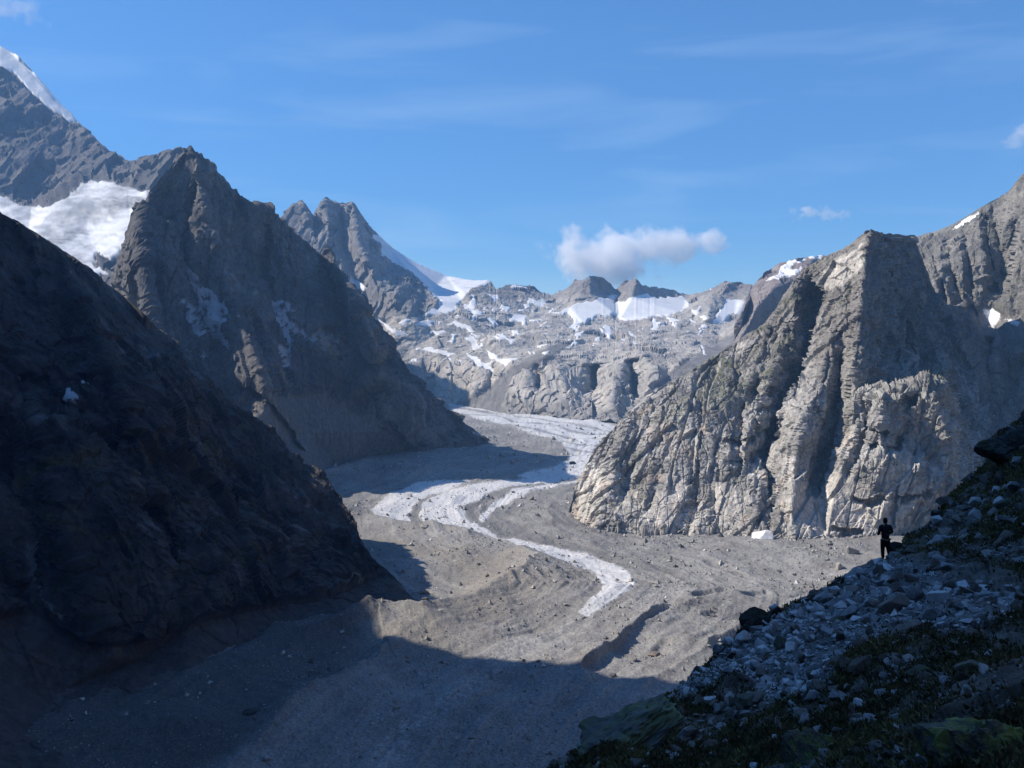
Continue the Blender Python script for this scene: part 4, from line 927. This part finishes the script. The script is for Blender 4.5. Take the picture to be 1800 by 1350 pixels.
# individually described boulders: u, v, width px, height px, roll, kind, label
BOULD = [
 (1580, 1080, 46, 54, .5, 'tan', 'largest brownish boulder at the middle of the rubble below the path'),
 (1617, 1064, 32, 32, .2, 'grey', 'blue-grey block between the largest brownish boulder and the palest boulder'),
 (1649, 1070, 40, 36, .1, 'pale', 'palest boulder of the slope, whitish, at the upper edge of the rubble'),
 (1590, 1124, 68, 26, -.6, 'tan', 'long tan slab tilted up to the right beneath the largest brownish boulder'),
 (1556, 1072, 22, 44, .3, 'brown', 'dark brown upright rock leaning against the left of the largest brownish boulder'),
 (1525, 1152, 34, 22, -.2, 'tan', 'tan block lying just above two square-edged brown slabs'),
 (1522, 1182, 56, 24, -.45, 'brown', 'brown flat slab with square edges tilted above the heather'),
 (1480, 1184, 36, 32, .3, 'brown', 'dark brown cube-like block left of the flat brown slab'),
 (1453, 1064, 28, 24, .1, 'grey', 'rounded grey boulder on the left part of the rubble field'),
 (1502, 1033, 24, 14, -.3, 'grey', 'flat bluish stone right below the standing person'),
 (1465, 1100, 26, 18, -.6, 'lichen', 'greenish boulder half hidden in heather inside the rubble'),
 (1698, 1184, 54, 48, .3, 'lichen', 'green lichened boulder alone in dark heather on the right'),
 (1728, 1176, 24, 20, .2, 'pale', 'small bluish stone touching the right of the lichened boulder'),
 (1316, 1236, 46, 30, .1, 'lichen', 'angular greenish boulder above the shaded hollow at the lower left of the slope'),
 (1410, 1264, 32, 26, .1, 'tan', 'pale brown block in the heather at the lower middle of the slope'),
 (1530, 1268, 42, 22, .0, 'pale', 'bluish-white oblong stone in black heather near the bottom'),
 (1496, 1264, 15, 40, .1, 'brown', 'thin upright brown stone left of the bluish oblong stone'),
 (1612, 1180, 44, 26, -.6, 'lichen', 'pointed green-grey slab in the dark heather band'),
 (1366, 1090, 30, 20, -.4, 'dark', 'dark rock on the slope edge above the lowest rubble'),
 (1330, 1105, 60, 46, -.5, 'dark', 'big dark outcrop on the skyline of the slope above the glacier'),
 (1768, 948, 30, 22, -.9, 'tan', 'tan slab standing on edge above the path at the right'),
 (1755, 862, 30, 22, -.2, 'pale', 'whitish block on the upper slope below the dark crag'),
 (1790, 858, 26, 20, .2, 'grey', 'grey block at the right picture edge beside the whitish block'),
 (1772, 885, 32, 18, -.3, 'lichen', 'greenish slab below the whitish block on the upper slope'),
 (1713, 910, 26, 24, -.6, 'pale', 'bluish-white stone cluster head on the upper slope left of the tan slab'),
 (1690, 893, 22, 14, .1, 'grey', 'bluish stone on the upper slope nearest the skyline'),
 (1650, 945, 34, 16, -.4, 'grey', 'flat grey stone in the heather just above the path'),
 (1648, 985, 16, 16, 0, 'grey', 'squarish stone on the upper border of the path'),
 (1576, 958, 24, 22, .2, 'dark', 'dark hump of rock right beside the legs of the person'),
 (1478, 1022, 18, 20, 0, 'dark', 'dark stone poking up on the skyline left of the person'),
 (1757, 1072, 12, 16, 0, 'pale', 'small whitish cube at the right end of the rubble tongue'),
 (1378, 1140, 22, 30, .2, 'lichen', 'greenish flat block standing near the skyline outcrop'),
 (1396, 1226, 40, 22, .1, 'grey', 'grey blocky stone at the lowest end of the rubble'),
 (1378, 1230, 16, 12, .1, 'pale', 'bright stone left of the grey blocky stone at the lower rubble end'),
 (1665, 1235, 36, 20, -.4, 'brown', 'dull brown slab above the big mossy crag'),
 (1674, 1254, 26, 14, -.4, 'grey', 'light streaked slab on the shoulder of the big mossy crag'),
]
for i, (u, v, w, h, roll, kind, label) in enumerate(BOULD):
    p, n, d = near_at(u, v)
    me = stone_mesh('boulder', 100 + i, .85, 3, 11, .04)
    sx = w / 2 / F * d * 1.05; sz = h / 2 / F * d * 1.2
    q = Matrix.Rotation(roll, 3, 'Y')
    o = place('boulder', me, p + n * sz * .35, (sx, (sx + sz) / 2 * .9, sz), q.to_euler(), SM[kind], label, 'boulder')
# crags of living rock breaking through the slope
def crag(u, v, wpx, hpx, depth_k, roll, kind, label, seed, planes=16, lift=.0):
    p, n, d = near_at(u, v)
    me = stone_mesh('crag', seed, 1.0, 4, planes, .06)
    vv = np.zeros(len(me.vertices) * 3, np.float32); me.vertices.foreach_get('co', vv); V = vv.reshape(-1, 3)
    nn = V / np.linalg.norm(V, axis=1)[:, None]
    V = V + nn * (facet(V, .5, seed)[0] * .13 + facet(V, .2, seed + 1)[0] * .06 + facet(V, .08, seed + 2)[0] * .03 + fbm(V, .12, 3, seed) * .03)[:, None]
    me.vertices.foreach_set('co', V.astype(np.float32).ravel())
    sx = wpx / 2 / F * d; sz = hpx / 2 / F * d
    place('crag', me, p + np.array([0, 0, lift]), (sx, sx * depth_k, sz), Matrix.Rotation(roll, 3, 'Y').to_euler(), SM[kind], label, 'rock')
crag(1092, 1322, 300, 95, .8, -.58, 'lichen', 'large grey-green slab of rock at the bottom edge left of the black hollow', 301)
crag(1738, 1335, 230, 270, .8, -.5, 'moss', 'big mossy green crag in the bottom right corner', 302)
crag(1425, 1355, 110, 190, .8, -.4, 'moss', 'smaller green mossy crag at the bottom edge left of the big one', 303)
crag(1788, 790, 105, 100, .9, .1, 'dark', 'tall dark crag on the skyline at the right picture edge', 304)
crag(1330, 1120, 80, 60, .8, -.6, 'dark', 'low dark crag behind the rubble at the left skyline of the slope', 305)

# rubble: the 260 largest as stones of their own, the rest as one mass
var = {k: [stone_mesh('stone', 400 + 10 * j + i, .72, 2, 9, .05) for i in range(5)] for j, k in enumerate(('grey', 'pale', 'brown', 'tan'))}
for k in var:
    for m_ in var[k]: m_.materials.append(SM[k])
K = NS.K
rs = np.random.RandomState(5)
rub = NS.rub[K:]; Un, Vn = NS.U, NS.V
vis = (Un < 1830) & (Vn < 1370) & (Vn > NS.VT[None] + 3)
scat = np.clip(rub * 1.0 + .20 + .5 * (fbm(NS.P0[K:], 3.0, 2, 171) > .30) + .25 * in_poly(Un, Vn, [(1700, 880), (1800, 860), (1800, 1000), (1640, 960)]), 0, 1) * vis
prob = (scat / scat.sum()).ravel()
NST = 9500
ids = rs.choice(prob.size, NST, p=prob)
siz = 2.1 + rs.pareto(2.1, NST) * 2.9       # radius in photo px
siz = np.clip(siz, 1.8, 17)
order = np.argsort(-siz)
sv = []; sf = []; sc_ = []; nv = 0
base_me = [stone_mesh('rubble_part', 600 + i, .7, 1, 8, .05) for i in range(8)]
bases = []
for m_ in base_me:
    a_ = np.array([v.co[:] for v in m_.vertices]); f_ = np.array([p.vertices[:] for p in m_.polygons]); bases.append((a_, f_))
for rank, k in enumerate(order):
    i, j = divmod(ids[k], Un.shape[1])
    p = NS.P[K + i, j]; n = NS.Nf[K + i, j]; d = NS.D[i, j]; r = siz[k] / F * d
    uu, vv_ = Un[i, j], Vn[i, j]
    inr = rub[i, j] > .4
    if rank < 260:
        kind = rs.choice(['grey', 'pale', 'grey', 'brown', 'tan'] if inr else ['grey', 'brown', 'tan', 'brown', 'pale'])
        me = var[kind][rs.randint(5)]
        hue = {'grey': 'bluish grey', 'pale': 'whitish', 'brown': 'dark brown', 'tan': 'tan'}[kind]
        part = ' left end of' if uu < 1420 else (' middle of' if uu < 1600 else ' right end of')
        if inr: lab, grp = hue + ' angular stone lying loose in the' + part + ' the rubble below the path', hue + ' stones in the' + part + ' the rubble'
        elif vv_ < 1000: lab, grp = hue + ' angular stone lying on the upper slope above the path', hue + ' stones on the slope above the path'
        else: lab, grp = hue + ' angular stone in the heather ' + ('below the rubble toward the left' if uu < 1500 else 'of the lower right slope'), hue + ' stones in the heather ' + ('left' if uu < 1500 else 'right')
        place('stone', me, p + n * r * .3, (r * rs.uniform(.8, 1.3), r * rs.uniform(.8, 1.2), r * rs.uniform(.8, 1.2)), (rs.uniform(-.5, .5), rs.uniform(-.5, .5), rs.uniform(0, 6.28)), SM[kind], lab, 'stone', grp)
    else:
        a_, f_ = bases[rs.randint(8)]
        R = np.array(Euler((rs.uniform(-.6, .6), rs.uniform(-.6, .6), rs.uniform(0, 6.28))).to_matrix())
        sv.append((a_ * r * rs.uniform(.75, 1.25, 3)) @ R.T + p + n * r * .25); sf.append(f_ + nv); nv += len(a_)
        b_ = (rs.uniform(.25, .7) if inr else rs.uniform(.14, .4)); tint = np.array([1.02, 1.0, .99]) if inr else np.array([1.05, 1, .93])
        sc_.append(np.repeat((b_ * tint)[None], len(a_), 0))
M_RUB = terrain_mat('loose_stones', 3.0, .03, contrast=.35, grain=7.0)
o = mesh_np('stone_rubble', np.concatenate(sv), np.concatenate(sf), M_RUB, np.concatenate(sc_), smooth_shade=False); tag(o, kind='stuff')
print('stones', round(time.time() - T0, 1))

# heather and grass tufts
def build_heather():
    h = (NS.heath[K:] * vis + .02 * vis)
    sky = np.exp(-((Vn - NS.VT[None]) / 16) ** 2) * ((Un > 1580) | (Un < 1480)) * vis
    pr = (h + sky * 1.2).ravel(); pr /= pr.sum()
    n = 120000
    idx = rs.choice(pr.size, n, p=pr); ii, jj = np.divmod(idx, Un.shape[1])
    p = NS.P[K + ii, jj] + rs.normal(size=(n, 3)) * .05; d = NS.D[ii, jj]
    ln = rs.uniform(.03, .10, n) * (.7 + d / 40); wd = ln * rs.uniform(.18, .45, n)
    nn = NS.Nf[K + ii, jj]
    dr = nn * .5 + np.array([0, 0, .6]) + rs.normal(size=(n, 3)) * .45; dr /= np.linalg.norm(dr, axis=1)[:, None]
    side = np.cross(dr, rs.normal(size=(n, 3))); side /= np.linalg.norm(side, axis=1)[:, None]
    v = np.stack([p - side * wd[:, None], p + side * wd[:, None], p + dr * ln[:, None]], 1).reshape(-1, 3)
    f = np.arange(n * 3).reshape(-1, 3)
    uu = Un[ii, jj]; g = smooth(-.2, .4, fbm(NS.P0[K + ii, jj], 3.0, 2, 181)) * .5 + smooth(1600, 1680, uu) * smooth(930, 880, Vn[ii, jj]) * .6
    c = mixc((0.095, 0.08, 0.036), (0.28, 0.235, 0.09), np.clip(g + rs.normal(size=n) * .15, 0, 1))
    o = mesh_np('heather', v, f, terrain_mat('heather_leaves', 4, .01, contrast=.3), np.repeat(c, 3, 0), smooth_shade=False); tag(o, kind='stuff')
build_heather()

# ------------------------------------------------------------------ boulders and rubble on the glacier
def floor_at(u, v):
    j = int(np.argmin(np.abs(FU[0] - u))); i = int(np.argmin(np.abs(FV[:, 0] - v)))
    return FP[i, j]
GB = [(1005, 819, 11, 7, 'dark', 'dark boulder riding on the white ice ribbon beside the cliff foot'),
      (935, 879, 11, 8, 'brown', 'brownish boulder between the last bend of the ice and the cliff'),
      (748, 936, 13, 9, 'sunlit', 'pale boulder on the moraine crest below the white ice bend'),
      (708, 1001, 10, 8, 'brown', 'dark boulder in the brown hollow near the shaded spur'),
      (856, 1016, 8, 6, 'brown', 'small dark boulder on the brown hummock above the crest'),
      (1022, 918, 16, 6, 'pale', 'white slab lying at the left foot of the granite wall'),
      (1342, 953, 46, 16, 'pale', 'white wedge-shaped block at the foot of the granite wall'),
      (1497, 979, 20, 20, 'sunlit', 'big sunlit boulder left of the person at cliff foot'),
      (1474, 1003, 18, 18, 'sunlit', 'pointed grey boulder nearer than the big sunlit boulder'),
      (1177, 986, 9, 7, 'sunlit', 'lone pale boulder on the rubble between ice and cliff'),
      (1238, 966, 7, 6, 'pale', 'small bright boulder below the smooth pink slab'),
      (1110, 1158, 16, 12, 'sunlit', 'boulder at the foot of the long ice cliff'),
      (1079, 1186, 12, 10, 'sunlit', 'pale boulder on the edge of the shadow beside the ice cliff'),
      (1150, 1140, 20, 8, 'brown', 'flat dark boulder right of the long ice cliff'),
      (582, 848, 8, 6, 'sunlit', 'small pale boulder on the moraine next to the spur'),
      (440, 1268, 30, 8, 'dark', 'long low rock on the shaded moraine at the bottom'),
      (470, 1328, 14, 10, 'grey', 'pale boulder on the shaded moraine at the very bottom'),
      (1085, 905, 6, 6, 'sunlit', 'small boulder under the left foot of the cliff')]
for i, (u, v, w, h, kind, label) in enumerate(GB):
    p = floor_at(u, v); d = p[1]
    me = stone_mesh('boulder', 800 + i, .9, 3, 9, .04)
    place('boulder', me, p + np.array([0, 0, h / F * d * .1]), (w / 2 / F * d * 1.1, w / 2 / F * d, h / 2 / F * d * 1.3), (0, 0, i * 1.3), SM[kind], label, 'boulder')
def build_floor_rubble():
    n = 26000
    W = ((FU > -60) & (FU < 1530) & (FV > 745) & (FV < 1400)).astype(float)
    q = np.stack([FP[..., 0], FP[..., 1], FP[..., 0] * 0], -1)
    W *= (.15 + smooth(-.2, .6, fbm(q, 60, 4, 191)) * 1.0)
    near_cl = in_poly(FU, FV, [(1000, 900), (1150, 930), (1400, 955), (1520, 945), (1520, 1040), (1300, 1040), (1100, 980)])
    W *= 1 + 1.2 * near_cl
    pr = W.ravel() / W.sum(); idx = rs.choice(pr.size, n, p=pr); ii, jj = np.divmod(idx, FU.shape[1])
    P = FP[ii, jj]; d = P[:, 1]
    r = np.clip(.8 + rs.pareto(2.0, n) * .5, .75, 5.5) * d / F
    r = np.maximum(r, .35)
    sv = []; sf = []; cc = []
    oct_ = np.array([[1, 0, 0], [-1, 0, 0], [0, 1, 0], [0, -1, 0], [0, 0, 1], [0, 0, -1]], float)
    of = np.array([[0, 2, 4], [2, 1, 4], [1, 3, 4], [3, 0, 4], [2, 0, 5], [1, 2, 5], [3, 1, 5], [0, 3, 5]])
    base = oct_[None] * rs.uniform(.6, 1.3, (n, 6, 1)) + rs.normal(size=(n, 6, 3)) * .25
    V = base * r[:, None, None] + P[:, None] + np.array([0, 0, .2]) * r[:, None, None]
    Fc = (of[None] + (np.arange(n) * 6)[:, None, None]).reshape(-1, 3)
    b = np.clip(.31 + rs.normal(size=n) * .12, .12, .6)
    C = np.repeat((b[:, None] * np.array([1.03, 1, .94]))[:, None], 6, 1).reshape(-1, 3)
    o = mesh_np('moraine_stones', V.reshape(-1, 3), Fc, M_FLOOR, C, smooth_shade=False); tag(o, kind='stuff')
build_floor_rubble()

# ------------------------------------------------------------------ the person on the path
def skin_chain(name, nodes, edges, mat, sub=2, parent=None):
    """nodes: (x,y,z,rx,ry)"""
    me = bpy.data.meshes.new(name); me.from_pydata([n[:3] for n in nodes], edges, [])
    o = bpy.data.objects.new(name, me); COL.objects.link(o)
    md = o.modifiers.new('skin', 'SKIN'); md.use_smooth_shade = True
    for i, n in enumerate(nodes):
        me.skin_vertices[0].data[i].radius = (n[3], n[4])
    me.skin_vertices[0].data[0].use_root = True
    ss = o.modifiers.new('sub', 'SUBSURF'); ss.levels = sub; ss.render_levels = sub
    dg = bpy.context.evaluated_depsgraph_get(); ev = o.evaluated_get(dg)
    m2 = bpy.data.meshes.new_from_object(ev); o.modifiers.clear(); o.data = m2; m2.name = name
    m2.materials.clear(); m2.materials.append(mat)
    if parent: o.parent = parent
    return o
def build_person():
    M_SKIN = plain_mat('skin', (.42, .28, .21), .6, .08, 8, .001)
    M_JKT = plain_mat('black_jacket', (.026, .026, .032), .7, .25, 14, .006)
    M_TRS = plain_mat('black_trousers', (.014, .014, .017), .8, .25, 14, .006)
    M_HAIR = plain_mat('dark_hair', (.02, .015, .012), .6, .3, 30, .004)
    M_BOOT = plain_mat('dark_boots', (.03, .025, .022), .6, .3, 20, .004)
    M_STRAP = plain_mat('light_strap', (.14, .135, .13), .6, .1, 20, .001)
    p, n, d = near_at(1556, 988)
    root = bpy.data.objects.new('person', None); COL.objects.link(root)
    root.location = (p[0], p[1], p[2] - .02); root.rotation_euler = (0, 0, math.radians(8)); root.scale = (1, 1, 1)
    tag(root, 'person in black jacket and trousers standing on the path looking over the glacier', 'person')
    # faces away (+y), weight on the left leg, hands in front at waist height
    # body: 0 pelvis
    nodes = [(0, 0, .95, .12, .09), (0, .0, 1.12, .115, .085), (0, .01, 1.30, .14, .095), (0, .0, 1.43, .11, .075), (-.01, .0, 1.51, .055, .055), (-.015, .02, 1.60, .075, .085), (-.015, .02, 1.69, .078, .09), (-.015, .015, 1.755, .05, .06),
             (-.09, 0, .88, .10, .10), (-.10, .02, .50, .068, .068), (-.10, -.02, .10, .042, .045), (-.11, .10, .04, .04, .03),
             (.09, 0, .88, .10, .10), (.155, .04, .50, .068, .068), (.20, .0, .13, .042, .045), (.22, .12, .07, .04, .03),
             (-.20, 0, 1.41, .062, .062), (-.27, .0, 1.17, .05, .05), (-.19, .20, 1.06, .038, .038), (-.12, .27, 1.07, .03, .022),
             (.20, 0, 1.41, .062, .062), (.30, .02, 1.18, .05, .05), (.20, .20, 1.08, .038, .038), (.12, .27, 1.08, .03, .022)]
    edges = [(0, 1), (1, 2), (2, 3), (3, 4), (4, 5), (5, 6), (6, 7), (0, 8), (8, 9), (9, 10), (10, 11), (0, 12), (12, 13), (13, 14), (14, 15), (3, 16), (16, 17), (17, 18), (18, 19), (3, 20), (20, 21), (21, 22), (22, 23)]
    skin_chain('body', nodes, edges, M_SKIN, 2, root)
    g = 1.16
    jk = [(0, 0, .86, .185, .145), (0, 0, 1.08, .165, .125), (0, .01, 1.27, .19, .14), (0, 0, 1.42, .15, .11), (-.01, 0, 1.50, .075, .075),
          (-.20, 0, 1.41, .080, .080), (-.28, 0, 1.17, .066, .066), (-.20, .19, 1.06, .050, .050),
          (.20, 0, 1.41, .080, .080), (.31, .02, 1.18, .066, .066), (.21, .19, 1.08, .050, .050)]
    skin_chain('jacket', jk, [(0, 1), (1, 2), (2, 3), (3, 4), (3, 5), (5, 6), (6, 7), (3, 8), (8, 9), (9, 10)], M_JKT, 2, root)
    tr = [(0, 0, 1.0, .17, .13), (-.09, 0, .86, .12, .125), (-.10, .02, .50, .086, .086), (-.10, -.02, .12, .062, .062), (.09, 0, .86, .115, .12), (.155, .04, .50, .086, .086), (.20, 0, .15, .062, .062)]
    skin_chain('trousers', tr, [(0, 1), (1, 2), (2, 3), (0, 4), (4, 5), (5, 6)], M_TRS, 2, root)
    for x, y, z in ((-.105, 0, .06), (.205, .02, .09)):
        skin_chain('boot', [(x, -.05, z + .04, .055, .06), (x, .02, z, .055, .045), (x + .01, .14, z - .02, .05, .035)], [(0, 1), (1, 2)], M_BOOT, 2, root)
    skin_chain('hair', [(-.015, -.01, 1.63, .085, .07), (-.015, -.005, 1.71, .095, .085), (-.015, .01, 1.775, .06, .065), (-.01, -.05, 1.56, .06, .04)], [(0, 1), (1, 2), (0, 3)], M_HAIR, 2, root)
    # backpack-like hood collar and a light strap slanting across the waist
    skin_chain('hood', [(-.06, -.04, 1.49, .055, .05), (0, -.06, 1.49, .06, .055), (.06, -.04, 1.49, .055, .05)], [(0, 1), (1, 2)], M_JKT, 2, root)
    skin_chain('strap', [(-.14, -.12, 1.17, .010, .006), (-.05, -.155, 1.12, .010, .006), (.08, -.15, 1.07, .010, .006), (.16, -.10, 1.06, .010, .006)], [(0, 1), (1, 2), (2, 3)], M_STRAP, 1, root)
    # face on the far side, ears, and the hands with their fingers
    skin_chain('nose', [(-.015, .10, 1.66, .014, .012), (-.015, .125, 1.635, .017, .014)], [(0, 1)], M_SKIN, 1, root)
    for s_ in (-1, 1):
        skin_chain('ear', [(-.015 + s_ * .083, .01, 1.64, .012, .02), (-.015 + s_ * .086, .005, 1.67, .012, .022)], [(0, 1)], M_SKIN, 1, root)
        bx, by, bz = (s_ * .13, .26, 1.07)
        hn = [(bx, by, bz, .034, .018), (bx - s_ * .05, by + .03, bz, .036, .016)]
        he = [(0, 1)]
        skin_chain('hand', hn, he, M_SKIN, 2, root)
        for k in range(4):
            o_ = (k - 1.5) * .020; L = (.032, .038, .035, .027)[k]
            skin_chain('finger', [(bx - s_ * .06, by + .035, bz + o_, .009, .009), (bx - s_ * (.06 + L), by + .04, bz + o_, .0085, .0085), (bx - s_ * (.06 + L * 1.4), by + .01, bz + o_, .0075, .0075)], [(0, 1), (1, 2)], M_SKIN, 1, root)
        skin_chain('thumb', [(bx - s_ * .01, by + .0, bz + .02, .011, .011), (bx - s_ * .035, by - .01, bz + .045, .010, .010), (bx - s_ * .06, by, bz + .055, .009, .009)], [(0, 1), (1, 2)], M_SKIN, 1, root)
build_person()
print('person', round(time.time() - T0, 1))

# ------------------------------------------------------------------ clouds (beyond the haze box)
def cloud(name, blobs, d, dens, nscale, label, seed, cut=.15):
    """blobs: (u, v, half width px, half height px)"""
    us = [b[0] - b[2] for b in blobs] + [b[0] + b[2] for b in blobs]; vs = [b[1] - b[3] for b in blobs] + [b[1] + b[3] for b in blobs]
    p0 = raypt(min(us), max(vs), d); p1 = raypt(max(us), min(vs), d)
    hw = max(b[2] for b in blobs) / F * d
    lo = np.array([p0[0], p0[1] - hw * .5, p0[2]]) ; hi = np.array([p1[0], p0[1] + hw * .5, p1[2]])
    pad = (hi - lo) * .12; lo -= pad; hi += pad
    bm = bmesh.new(); bmesh.ops.create_cube(bm, size=1.0)
    for v in bm.verts:
        v.co = Vector(((lo[i] + hi[i]) / 2 + v.co[i] * (hi[i] - lo[i]) for i in range(3)))
    me = bpy.data.meshes.new(name); bm.to_mesh(me); bm.free()
    m = bpy.data.materials.new(name + '_vapour'); m.use_nodes = True; nt = m.node_tree; nt.nodes.clear(); N = nt.nodes; L = nt.links
    out = N.new('ShaderNodeOutputMaterial'); pv = N.new('ShaderNodeVolumePrincipled'); L.new(pv.outputs[0], out.inputs['Volume'])
    pv.inputs['Color'].default_value = (1, 1, 1, 1); pv.inputs['Anisotropy'].default_value = .0
    g = N.new('ShaderNodeNewGeometry')
    nz_ = N.new('ShaderNodeTexNoise'); nz_.inputs['Scale'].default_value = nscale; nz_.inputs['Detail'].default_value = 8; nz_.inputs['Roughness'].default_value = .6
    L.new(g.outputs['Position'], nz_.inputs['Vector'])
    nw = N.new('ShaderNodeTexNoise'); nw.inputs['Scale'].default_value = nscale * .8; nw.inputs['Detail'].default_value = 5; L.new(g.outputs['Position'], nw.inputs['Vector'])
    w1 = N.new('ShaderNodeVectorMath'); w1.operation = 'MULTIPLY_ADD'; w1.inputs[1].default_value = (170, 170, 150); w1.inputs[2].default_value = (-85, -85, -75); L.new(nw.outputs['Color'], w1.inputs[0])
    w2 = N.new('ShaderNodeVectorMath'); w2.operation = 'ADD'; L.new(w1.outputs[0], w2.inputs[0]); L.new(g.outputs['Position'], w2.inputs[1])
    cur = None
    for (u, v, a, b) in blobs:
        c = raypt(u, v, d); r = (a / F * d, a / F * d * .55, b / F * d)
        sb = N.new('ShaderNodeVectorMath'); sb.operation = 'SUBTRACT'; sb.inputs[1].default_value = c; L.new(w2.outputs[0], sb.inputs[0])
        dv = N.new('ShaderNodeVectorMath'); dv.operation = 'DIVIDE'; dv.inputs[1].default_value = r; L.new(sb.outputs[0], dv.inputs[0])
        ln = N.new('ShaderNodeVectorMath'); ln.operation = 'LENGTH'; L.new(dv.outputs[0], ln.inputs[0])
        if cur is None: cur = ln.outputs['Value']
        else:
            mn = N.new('ShaderNodeMath'); mn.operation = 'SMOOTH_MIN'; mn.inputs[2].default_value = .25; L.new(cur, mn.inputs[0]); L.new(ln.outputs['Value'], mn.inputs[1]); cur = mn.outputs[0]
    # density = (1 - dist) + (noise-.5)*k
    s1 = N.new('ShaderNodeMath'); s1.operation = 'SUBTRACT'; s1.inputs[0].default_value = 1 - cut * .55; L.new(cur, s1.inputs[1])
    s2 = N.new('ShaderNodeMath'); s2.operation = 'MULTIPLY_ADD'; s2.inputs[1].default_value = 3.6; s2.inputs[2].default_value = -1.8; L.new(nz_.outputs['Fac'], s2.inputs[0])
    s3 = N.new('ShaderNodeMath'); s3.operation = 'ADD'; L.new(s1.outputs[0], s3.inputs[0]); L.new(s2.outputs[0], s3.inputs[1])
    mr = N.new('ShaderNodeMapRange'); mr.inputs['From Min'].default_value = 0; mr.inputs['From Max'].default_value = .4; mr.inputs['To Min'].default_value = 0; mr.inputs['To Max'].default_value = dens
    L.new(s3.outputs[0], mr.inputs['Value']); L.new(mr.outputs['Result'], pv.inputs['Density'])
    me.materials.append(m)
    o = bpy.data.objects.new(name, me); COL.objects.link(o)
    tag(o, label, 'cloud')
cloud('cloud', [(1008, 434, 44, 32), (1060, 455, 90, 42), (1098, 436, 66, 38), (1150, 438, 70, 36), (1200, 430, 56, 30), (1242, 430, 34, 26), (1070, 468, 90, 32)], 9500, .010, .0042, 'long white cumulus cloud just above the jagged far ridge', 1)
cloud('cloud', [(1418, 373, 26, 13), (1460, 374, 26, 12)], 9500, .006, .010, 'small faint double cloud above the domed mountain', 2)
cloud('cloud', [(1785, 245, 24, 16), (1815, 235, 34, 20)], 9500, .005, .008, 'thin cloud cut by the right picture edge above the right mountain', 3)
cloud('cloud', [(20, 12, 45, 22), (60, 35, 30, 14)], 9500, .0022, .007, 'faint wisp of cloud in the top left corner', 4)

# ------------------------------------------------------------------ haze
def build_haze():
    lo = (-4200, -1100, -45); hi = (4200, 6900, 2350)
    bm = bmesh.new(); bmesh.ops.create_cube(bm, size=1.0)
    for v in bm.verts: v.co = Vector(((lo[i] + hi[i]) / 2 + v.co[i] * (hi[i] - lo[i]) for i in range(3)))
    me = bpy.data.meshes.new('haze'); bm.to_mesh(me); bm.free()
    m = bpy.data.materials.new('haze_air'); m.use_nodes = True; nt = m.node_tree; nt.nodes.clear()
    out = nt.nodes.new('ShaderNodeOutputMaterial'); pv = nt.nodes.new('ShaderNodeVolumePrincipled'); nt.links.new(pv.outputs[0], out.inputs['Volume'])
    pv.inputs['Color'].default_value = (.30, .58, 1.0, 1); pv.inputs['Density'].default_value = HAZE_DENSITY; pv.inputs['Anisotropy'].default_value = .1
    me.materials.append(m)
    o = bpy.data.objects.new('haze', me); COL.objects.link(o); tag(o, kind='stuff')
build_haze()
nt_ = sum(len(o.data.polygons) * (2 if o.data.polygons and o.data.polygons[0].loop_total == 4 else 1) for o in SC.objects if o.type == 'MESH' and len(o.data.polygons))
print('done', round(time.time() - T0, 1), 'tris', nt_)
